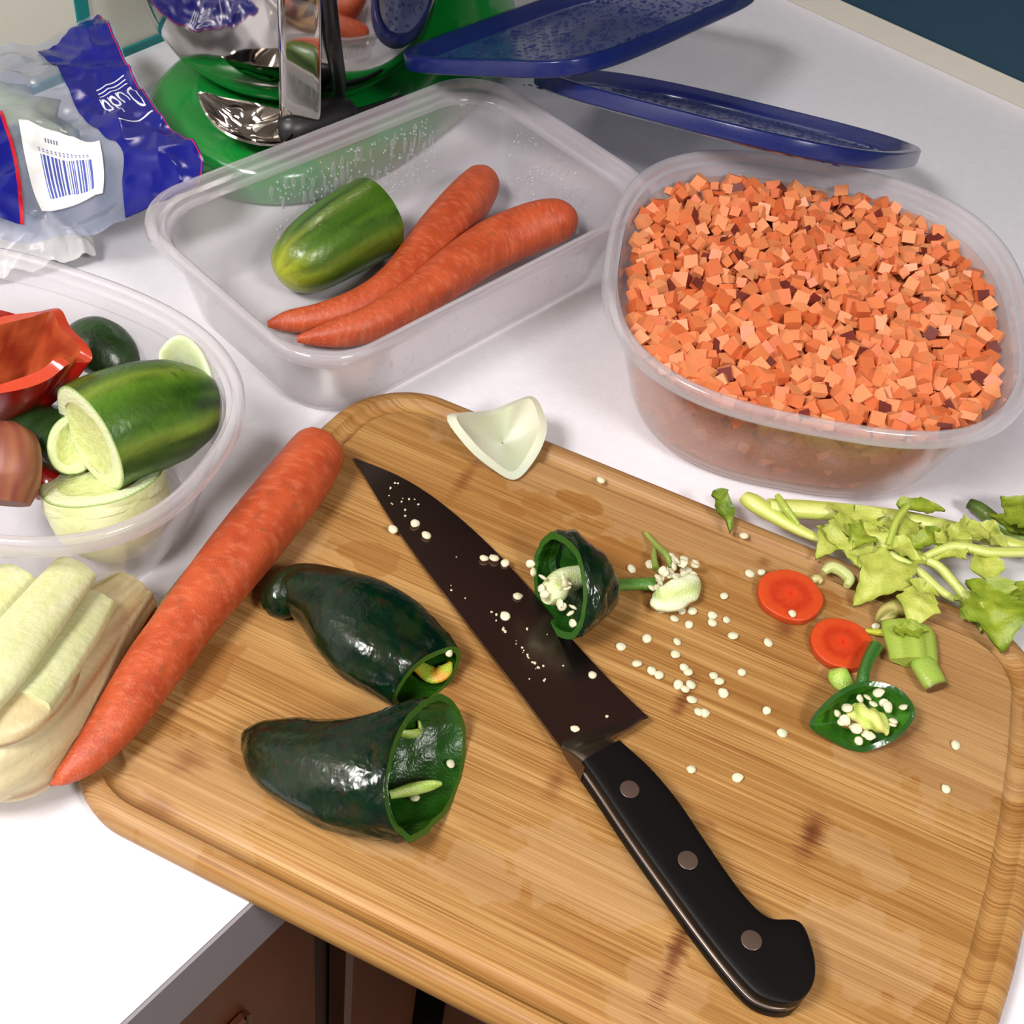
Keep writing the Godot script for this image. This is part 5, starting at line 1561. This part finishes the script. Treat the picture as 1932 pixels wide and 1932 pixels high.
func diced_potato() -> void:
	var at := Vector3(0.1445, 0.0, -0.1315)
	var m := mat("sweet_potato", Color.WHITE, 0.45, {"vc": true, "sss": 0.12})
	var meshes := []
	for k in 20:
		meshes.append(dice_mesh(k))
	var r := RandomNumberGenerator.new()
	r.seed = 99
	var top := []
	var deep := []
	var mound := noise("n", 14.0, 2, 181)
	var inside := func(x: float, z: float, y: float) -> bool:
		var a := 0.0925 + (y - 0.014) * 0.29 - 0.0065
		return pow(absf(x) / a, 2.75) + pow(absf(z) / a, 2.75) < 1.0
	var n := 0
	while n < 60000 and top.size() < 1150:
		n += 1
		var x := r.randf_range(-0.11, 0.11)
		var z := r.randf_range(-0.11, 0.11)
		var y := 0.0655 + 0.003 * mound.get_noise_2d(x, z) - 0.0035 * z / 0.1
		var lower := top.size() > 620
		if lower:
			y -= 0.0055
		y += r.randf_range(-0.0012, 0.0016)
		if not inside.call(x, z, y):
			continue
		var ok := true
		for q in top:
			if absf(q.x - x) < 0.006 and absf(q.z - z) < 0.006 and absf(q.y - y) < 0.004 and Vector2(q.x - x, q.z - z).length() < (0.0058 if not lower else 0.0045):
				ok = false
				break
		if ok:
			top.append(Vector3(x, y, z))
	# the rest of the heap down to the floor, seen through the wall
	for k in 3200:
		var y := r.randf_range(0.006, 0.06)
		var x := r.randf_range(-0.11, 0.11)
		var z := r.randf_range(-0.11, 0.11)
		if inside.call(x, z, y) and not inside.call(x * 1.13, z * 1.13, y):
			deep.append(Vector3(x, y, z))
	var order := top.slice(0, 620)
	order.sort_custom(func(a, b): return a.z > b.z)
	for k in order.size():
		if k >= 300:
			deep.append(order[k])
	deep.append_array(top.slice(620))
	for k in 300:
		var o := MeshInstance3D.new()
		o.name = numbered("sweet_potato_cube")
		var v := r.randi_range(0, 19)
		o.mesh = meshes[v]
		o.material_override = m
		o.transform = Transform3D(Basis.from_euler(Vector3(r.randf_range(-0.7, 0.7), r.randf() * TAU, r.randf_range(-0.7, 0.7))).scaled(Vector3.ONE * r.randf_range(0.82, 1.14)), at + order[k])
		add_child(o)
		tag(o, "diced orange sweet potato cube with a dark red skin side in the square tub" if v in [4, 9, 14] else "plain diced orange sweet potato cube in the square tub", "sweet potato", "sweet potato dice in the square tub")
	var st := Node3D.new()
	st.name = "sweet_potato_dice"
	add_child(st)
	st.position = at
	tag(st, "heap of small orange sweet potato dice filling the square tub", "sweet potato", "", "stuff")
	for v in 20:
		var mm := MultiMesh.new()
		mm.transform_format = MultiMesh.TRANSFORM_3D
		mm.mesh = meshes[v]
		var list := []
		for k in range(v, deep.size(), 20):
			list.append(Transform3D(Basis.from_euler(Vector3(r.randf_range(-0.8, 0.8), r.randf() * TAU, r.randf_range(-0.8, 0.8))).scaled(Vector3.ONE * r.randf_range(0.6, 1.12)), deep[k]))
		mm.instance_count = list.size()
		for k in list.size():
			mm.set_instance_transform(k, list[k])
		var o := MultiMeshInstance3D.new()
		o.name = "dice"
		o.multimesh = mm
		o.material_override = m
		o.set_meta("kind", "stuff")
		st.add_child(o, true)
	# a solid core so that the heap is closed below
	var core := Geo.new()
	var rows := []
	for p in [[0.082, 0.005], [0.0885, 0.018], [0.0925, 0.032], [0.09, 0.046], [0.091, 0.057], [0.05, 0.057]]:
		rows.append(ring(Transform3D(Basis(), at), outline(p[0], p[0], 0.0, 2.75, 48), p[1]))
	core.grid(rows)
	core.cap(rows[0], false)
	core.cap(rows[-1], true)
	var pc := part(st, "packed_dice", core, mat("packed_dice", c8(214, 150, 104), 0.6, {"tex": noise_tex("cell", 0.05, [c8(150, 90, 60), c8(255, 215, 180), c8(225, 190, 150)], 2, 185), "size": 0.06}))
	pc.set_meta("kind", "stuff")


# ---------------------------------------------------------------- celery trimmings on the right
func celery_trimmings() -> void:
	var sm := mat("celery_stem", Color.WHITE, 0.36, {"vc": true, "sss": 0.2, "bump": noise_tex("n", 0.02, [], 4, 61), "bump_cm": 0.02, "size": 0.02})
	var lm := mat("celery_leaf", Color.WHITE, 0.42, {"vc": true, "back": Color(0.35, 0.45, 0.12), "bump": noise_tex("ridge", 0.02, [], 3, 191), "bump_cm": 0.03, "size": 0.03})
	var ribs := func(tt, a): return 1.0 + 0.05 * sin(a * 9.0)
	var pale := func(tt, a, p: Vector3): return lin(214, 216, 138).lerp(lin(184, 196, 88), 0.5 + 0.5 * sin(a * 4.0 + tt * 3.0))
	var gr := func(tt, a, p: Vector3): return lin(150, 170, 60).lerp(lin(178, 192, 92), 0.5 + 0.5 * sin(a * 4.0 + tt * 3.0))
	var dark := lin(94, 124, 26)
	var mid := lin(152, 168, 50)
	var lite := lin(194, 200, 98)
	var t := thing("celery_sprig", "long pale celery stalk with leaves lying beside the tub of dice", "celery", Vector3(0.1948, 0.017, -0.0144))
	part(t, "stalk", tube([Vector3(0.1295, 0.0225, -0.0112), Vector3(0.1517, 0.022, -0.0147), Vector3(0.1742, 0.0215, -0.0178), Vector3(0.1995, 0.021, -0.0201), Vector3(0.2247, 0.0205, -0.0193), Vector3(0.2468, 0.02, -0.0171), Vector3(0.2795, 0.0195, -0.0121)], [Vector2(0.0052, 0.004), Vector2(0.0056, 0.0042), Vector2(0.0052, 0.004), Vector2(0.0048, 0.0038), Vector2(0.0044, 0.0036), Vector2(0.004, 0.0034), Vector2(0.0034, 0.003)], 36, 20, ribs, pale), sm)
	part(t, "stalk", tube([Vector3(0.1174, 0.021, -0.0171), Vector3(0.1224, 0.0222, -0.0126), Vector3(0.1346, 0.0215, -0.0055), Vector3(0.1487, 0.021, 0.0012), Vector3(0.1596, 0.0205, 0.0042)], [Vector2(0.004, 0.003), Vector2(0.0052, 0.004), Vector2(0.004, 0.0034), Vector2(0.0028, 0.0025), Vector2(0.0018, 0.0016)], 24, 18, ribs, pale), sm)
	part(t, "stem", tube([Vector3(0.1325, 0.028, -0.0154), Vector3(0.1375, 0.027, -0.0071), Vector3(0.1442, 0.023, -0.0018)], [0.0014, 0.002, 0.0016], 10, 10, null, gr), sm)
	part(t, "stem", tube([Vector3(0.1994, 0.031, -0.0196), Vector3(0.1928, 0.03, -0.008), Vector3(0.1892, 0.026, 0.0055)], [0.0018, 0.0022, 0.0018], 10, 10, null, gr), sm)
	part(t, "leaf", leaf(Vector3(0.1731, 0.026, -0.0135), Vector3(0.1749, 0.019, 0.0202), 0.021, 0.005, 9, 192, mid, lite), lm)
	part(t, "leaf", leaf(Vector3(0.17, 0.024, -0.0066), Vector3(0.1536, 0.019, 0.017), 0.012, 0.004, 7, 193, mid, lite), lm)
	part(t, "leaf", leaf(Vector3(0.1965, 0.03, -0.0198), Vector3(0.2206, 0.027, -0.0237), 0.007, 0.003, 7, 194, dark, mid), lm)
	part(t, "leaf", leaf(Vector3(0.2047, 0.022, -0.0196), Vector3(0.1936, 0.024, 0.0064), 0.008, 0.004, 6, 195, mid, lite), lm)
	part(t, "leaf", leaf(Vector3(0.1805, 0.025, -0.0043), Vector3(0.1697, 0.022, 0.0105), 0.01, 0.005, 7, 221, dark, mid), lm)
	part(t, "leaf", leaf(Vector3(0.1861, 0.026, -0.0101), Vector3(0.1941, 0.024, -0.0001), 0.009, 0.004, 6, 222, dark, lite), lm)
	part(t, "leaf", leaf(Vector3(0.1621, 0.0225, -0.0025), Vector3(0.1779, 0.024, -0.001), 0.008, 0.004, 6, 223, dark, mid), lm)
	t = thing("celery_sprig", "leafy celery sprig with a large toothed leaf pointing at the carrot slices", "celery", Vector3(0.1977, 0.017, 0.0172))
	part(t, "leaf", leaf(Vector3(0.2007, 0.024, 0.0056), Vector3(0.1716, 0.0185, 0.0415), 0.0165, 0.005, 8, 196, mid, lite), lm, "large toothed leaf")
	part(t, "leaf", leaf(Vector3(0.1855, 0.025, 0.0026), Vector3(0.2063, 0.025, 0.0116), 0.009, 0.004, 6, 197, mid, lite), lm)
	part(t, "leaf", leaf(Vector3(0.2019, 0.026, 0.0028), Vector3(0.2243, 0.026, -0.0092), 0.008, 0.004, 6, 198, dark, mid), lm)
	part(t, "stem", tube([Vector3(0.181, 0.023, -0.0025), Vector3(0.1933, 0.024, 0.01), Vector3(0.2055, 0.022, 0.0162), Vector3(0.2163, 0.0195, 0.024), Vector3(0.223, 0.0185, 0.0269)], [0.002, 0.0024, 0.0024, 0.0022, 0.0018], 20, 10, null, pale), sm)
	part(t, "stem", tube([Vector3(0.1967, 0.0195, 0.0195), Vector3(0.203, 0.0195, 0.0233), Vector3(0.2081, 0.0195, 0.0267)], [0.0015, 0.0024, 0.0018], 8, 10, null, pale), sm)
	t = thing("celery_sprig", "curled celery leaves and thin stems at the right edge", "celery", Vector3(0.2424, 0.017, 0.0044))
	part(t, "stem", tube([Vector3(0.1949, 0.02, 0.0063), Vector3(0.2117, 0.025, 0.0112), Vector3(0.2216, 0.024, 0.0214), Vector3(0.2295, 0.022, 0.0283), Vector3(0.2445, 0.02, 0.0209), Vector3(0.2661, 0.019, 0.0218)], [0.002, 0.0024, 0.0025, 0.0024, 0.0024, 0.002], 28, 10, null, pale), sm)
	part(t, "stem", tube([Vector3(0.2071, 0.027, 0.0096), Vector3(0.2221, 0.029, 0.0011), Vector3(0.2414, 0.028, 0.0003), Vector3(0.2679, 0.026, -0.0077)], [0.0018, 0.0026, 0.0028, 0.0026], 24, 10, null, pale), sm)
	part(t, "leaf", leaf(Vector3(0.2376, 0.024, 0.0208), Vector3(0.2429, 0.0185, 0.0562), 0.021, 0.006, 9, 199, dark, mid), lm, "large glossy leaf")
	part(t, "leaf", leaf(Vector3(0.237, 0.026, -0.0011), Vector3(0.2402, 0.023, 0.0208), 0.011, 0.004, 6, 200, mid, lite), lm)
	part(t, "leaf", leaf(Vector3(0.2262, 0.027, -0.0051), Vector3(0.2121, 0.024, 0.0102), 0.012, 0.005, 7, 201, mid, lite), lm)
	part(t, "leaf", leaf(Vector3(0.223, 0.028, -0.0043), Vector3(0.245, 0.025, -0.0182), 0.011, 0.005, 7, 202, mid, lite), lm)
	part(t, "leaf", leaf(Vector3(0.2327, 0.027, -0.0138), Vector3(0.254, 0.024, -0.01), 0.01, 0.005, 7, 224, dark, lite), lm)
	part(t, "leaf", leaf(Vector3(0.2189, 0.026, -0.0099), Vector3(0.2315, 0.025, 0.002), 0.009, 0.005, 6, 225, mid, lite), lm)
	part(t, "leaf", leaf(Vector3(0.2247, 0.022, 0.0286), Vector3(0.2346, 0.0185, 0.0444), 0.009, 0.004, 6, 226, dark, lite), lm)
	part(t, "leaf", leaf(Vector3(0.2551, 0.022, 0.0162), Vector3(0.2716, 0.019, 0.0373), 0.016, 0.005, 8, 203, dark, mid), lm)
	t = thing("celery_sprig", "dark green celery top beside the counter corner at the right edge", "celery", Vector3(0.267, 0.001, -0.048))
	part(t, "stem", tube([Vector3(0.2438, 0.008, -0.0523), Vector3(0.2493, 0.009, -0.0479), Vector3(0.2621, 0.009, -0.036), Vector3(0.2833, 0.009, -0.0255)], [0.003, 0.004, 0.0042, 0.004], 18, 12, null, func(tt, a, p): return lin(46, 72, 24).lerp(lin(110, 136, 54), clampf(tt * 1.6 - 0.1, 0.0, 1.0))), sm)
	part(t, "leaf", leaf(Vector3(0.2751, 0.02, -0.0291), Vector3(0.2554, 0.02, -0.0478), 0.02, 0.005, 8, 204, dark, mid), lm)
	part(t, "leaf", leaf(Vector3(0.2764, 0.014, -0.0309), Vector3(0.2501, 0.012, -0.0403), 0.01, 0.004, 6, 205, dark, mid), lm)
	# cut celery chunks
	t = thing("celery_chunk", "square light green celery chunk right of the carrot slice", "celery", Vector3(0.1992, 0.016, 0.0587))
	part(t, "piece", tube([Vector3(0.1967, 0.021, 0.0507), Vector3(0.1967, 0.0215, 0.0543), Vector3(0.1974, 0.0215, 0.0643), Vector3(0.1978, 0.021, 0.0726)], [Vector2(0.011, 0.0042), Vector2(0.0118, 0.0048), Vector2(0.0112, 0.0048), Vector2(0.0105, 0.0044)], 14, 24, func(tt, a): return 1.0 + 0.03 * sin(a * 8.0) + 0.12 * cos(a * 4.0), func(tt, a, p: Vector3): return lin(164, 184, 82).lerp(lin(140, 164, 60), 0.5 + 0.5 * sin(a * 7.0))), sm)
	part(t, "leaf", leaf(Vector3(0.2047, 0.026, 0.0299), Vector3(0.1952, 0.024, 0.0565), 0.012, 0.004, 5, 206, mid, lite), lm)
	part(t, "leaf", leaf(Vector3(0.1891, 0.0245, 0.0597), Vector3(0.205, 0.0255, 0.0557), 0.006, 0.003, 5, 207, dark, mid), lm)
	part(t, "stem", tube([Vector3(0.1764, 0.0185, 0.0562), Vector3(0.1848, 0.019, 0.0561), Vector3(0.1938, 0.0225, 0.0576)], [0.0012, 0.0019, 0.002], 10, 8, null, func(tt, a, p): return lin(178, 180, 50)), sm)
	t = thing("celery_chunk", "narrow green celery chunk with a brown cut end", "celery", Vector3(0.2072, 0.016, 0.074))
	part(t, "piece", tube([Vector3(0.2012, 0.0205, 0.0703), Vector3(0.2023, 0.021, 0.0729), Vector3(0.205, 0.021, 0.0791), Vector3(0.2078, 0.0205, 0.0848)], [Vector2(0.005, 0.0035), Vector2(0.0062, 0.0042), Vector2(0.0062, 0.0042), Vector2(0.0056, 0.004)], 12, 18, ribs, func(tt, a, p: Vector3): return lin(150, 176, 74).lerp(lin(86, 60, 34), smoothstep(0.86, 1.0, tt))), sm)
	t = thing("celery_chunk", "pale curled celery slice above the carrot slices", "celery", Vector3(0.1683, 0.016, 0.0191))
	part(t, "piece", tube([Vector3(0.1575, 0.0185, 0.0234), Vector3(0.1613, 0.0195, 0.02), Vector3(0.1666, 0.0195, 0.0216), Vector3(0.1703, 0.019, 0.0253), Vector3(0.1691, 0.0185, 0.0299)], [Vector2(0.0018, 0.0018), Vector2(0.003, 0.003), Vector2(0.003, 0.003), Vector2(0.003, 0.003), Vector2(0.0018, 0.0018)], 18, 12, null, func(tt, a, p): return lin(196, 200, 140).lerp(lin(174, 186, 104), 0.5 + 0.5 * sin(a * 3.0))), sm)
	t = thing("celery_chunk", "tiny pale celery slice touching the upper carrot slice", "celery", Vector3(0.1549, 0.016, 0.026))
	part(t, "piece", tube([Vector3(0.1518, 0.018, 0.0297), Vector3(0.1541, 0.0185, 0.0283), Vector3(0.1566, 0.018, 0.0294)], [0.0016, 0.0024, 0.0016], 10, 10, null, func(tt, a, p): return lin(190, 180, 120)), sm)
	t = thing("celery_chunk", "seedy pale celery end between leaves and carrot slices", "celery", Vector3(0.1906, 0.016, 0.0433))
	part(t, "piece", tube([Vector3(0.1851, 0.0185, 0.0499), Vector3(0.1871, 0.02, 0.0454), Vector3(0.1919, 0.0205, 0.0415), Vector3(0.1958, 0.02, 0.0403)], [0.003, 0.0042, 0.0046, 0.003], 14, 14, func(tt, a): return 1.0 + 0.12 * sin(a * 4.0 + tt * 8.0), func(tt, a, p): return lin(196, 186, 116).lerp(lin(120, 120, 48), 0.5 + 0.5 * sin(a * 3.0 + tt * 12.0))), sm)
	# torn leaf bit at the top edge of the board
	t = thing("celery_leaf_bit", "torn green leaf bit on the top edge of the board", "celery", Vector3(0.1079, 0.016, -0.0039))
	part(t, "leaf", leaf(Vector3(0.1031, 0.0195, -0.0153), Vector3(0.1109, 0.0175, 0.0063), 0.0065, 0.006, 4, 208, lin(64, 92, 22), lin(128, 150, 48)), lm)
	t = thing("celery_leaf_bit", "dry brownish leaf bit beside the whole carrot", "celery", Vector3(-0.1373, 0.016, 0.1449))
	part(t, "leaf", leaf(Vector3(-0.1393, 0.0178, 0.1488), Vector3(-0.1341, 0.0185, 0.1427), 0.0026, 0.002, 4, 209, lin(120, 96, 40), lin(160, 140, 80)), lm)


# ---------------------------------------------------------------- loose seeds
func seeds() -> void:
	var spots := [[Vector3(0.0534, 0.0167, 0.0588), 0], [Vector3(0.0624, 0.0167, 0.0398), 0], [Vector3(0.0783, 0.0167, 0.0618), 0], [Vector3(0.0843, 0.0167, 0.0661), 0], [Vector3(0.0929, 0.0167, 0.0598), 0], [Vector3(0.0915, 0.0167, 0.0681), 0], [Vector3(0.1026, 0.0167, 0.0604), 0], [Vector3(0.1027, 0.0167, 0.0649), 0], [Vector3(0.1096, 0.0167, 0.0616), 0], [Vector3(0.1125, 0.0167, 0.0706), 0], [Vector3(0.1297, 0.0167, 0.0715), 0], [Vector3(0.1082, 0.0167, 0.0471), 0], [Vector3(0.1208, 0.0167, 0.0303), 0], [Vector3(0.1269, 0.0167, 0.0283), 0], [Vector3(0.072, 0.0167, 0.0803), 0], [Vector3(0.0599, 0.0167, 0.0876), 0], [Vector3(0.0863, 0.0167, 0.0796), 0], [Vector3(0.0858, 0.0167, 0.0868), 0], [Vector3(0.0678, 0.0167, 0.0958), 0], [Vector3(0.0751, 0.0167, 0.0986), 0], [Vector3(0.0784, 0.0167, 0.1), 0], [Vector3(0.0898, 0.0167, 0.0936), 0], [Vector3(0.0918, 0.0167, 0.0959), 0], [Vector3(0.0876, 0.0167, 0.1036), 0], [Vector3(0.0906, 0.0167, 0.1056), 0], [Vector3(0.0935, 0.0167, 0.1027), 0], [Vector3(0.1037, 0.0167, 0.0954), 0], [Vector3(0.1062, 0.0167, 0.0982), 0], [Vector3(0.1085, 0.0167, 0.1045), 0], [Vector3(0.117, 0.0167, 0.0909), 0], [Vector3(0.0999, 0.0167, 0.1169), 0], [Vector3(0.0975, 0.0167, 0.1168), 0], [Vector3(0.1285, 0.0167, 0.11), 0], [Vector3(0.0939, 0.0167, 0.1108), 0], [Vector3(0.043, 0.0167, -0.0168), 0], [Vector3(0.0946, 0.0167, 0.1471), 0], [Vector3(0.1149, 0.0167, 0.1476), 0], [Vector3(0.2079, 0.0167, 0.1364), 0], [Vector3(0.2149, 0.0167, 0.1121), 0], [Vector3(0.135, 0.0167, 0.1209), 0], [Vector3(0.0776, 0.0167, 0.0587), 0], [Vector3(0.0711, 0.0167, 0.0346), 0], [Vector3(0.0878, 0.0167, 0.0276), 0], [Vector3(0.0877, 0.0167, 0.0605), 0], [Vector3(0.1182, 0.0167, 0.0055), 0], [Vector3(0.1825, 0.0167, 0.051), 0], [Vector3(-0.0557, 0.0202, 0.0421), 1], [Vector3(-0.0458, 0.0202, 0.0358), 1], [Vector3(-0.0098, 0.0212, 0.0517), 1], [Vector3(-0.0048, 0.0212, 0.0506), 1], [Vector3(0.0006, 0.021, 0.0523), 1], [Vector3(0.009, 0.0214, 0.0716), 1], [Vector3(0.0046, 0.0215, 0.0847), 1], [Vector3(0.0475, 0.0222, 0.1099), 1], [Vector3(0.0415, 0.023, 0.1413), 1], [Vector3(-0.0391, 0.0204, 0.0426), 1], [Vector3(0.1404, 0.0213, 0.055), 2]]
	for k in spots.size():
		var o := MeshInstance3D.new()
		o.name = numbered("pepper_seed")
		o.mesh = seed_meshes[k % 5]
		o.material_override = seed_mat
		o.transform = Transform3D(Basis.from_euler(Vector3(0.2 * sin(k * 1.3), k * 2.1, 0.2 * cos(k * 0.7))).scaled(Vector3.ONE * (1.05 + 0.25 * absf(sin(k * 5.1)))), spots[k][0])
		add_child(o)
		tag(o, ["small round cream pepper seed lying loose on the board", "small cream pepper seed stuck on the knife blade", "single pepper seed lying on the carrot slice"][spots[k][1]], "seed", ["loose pepper seeds on the board", "pepper seeds on the blade", ""][spots[k][1]])
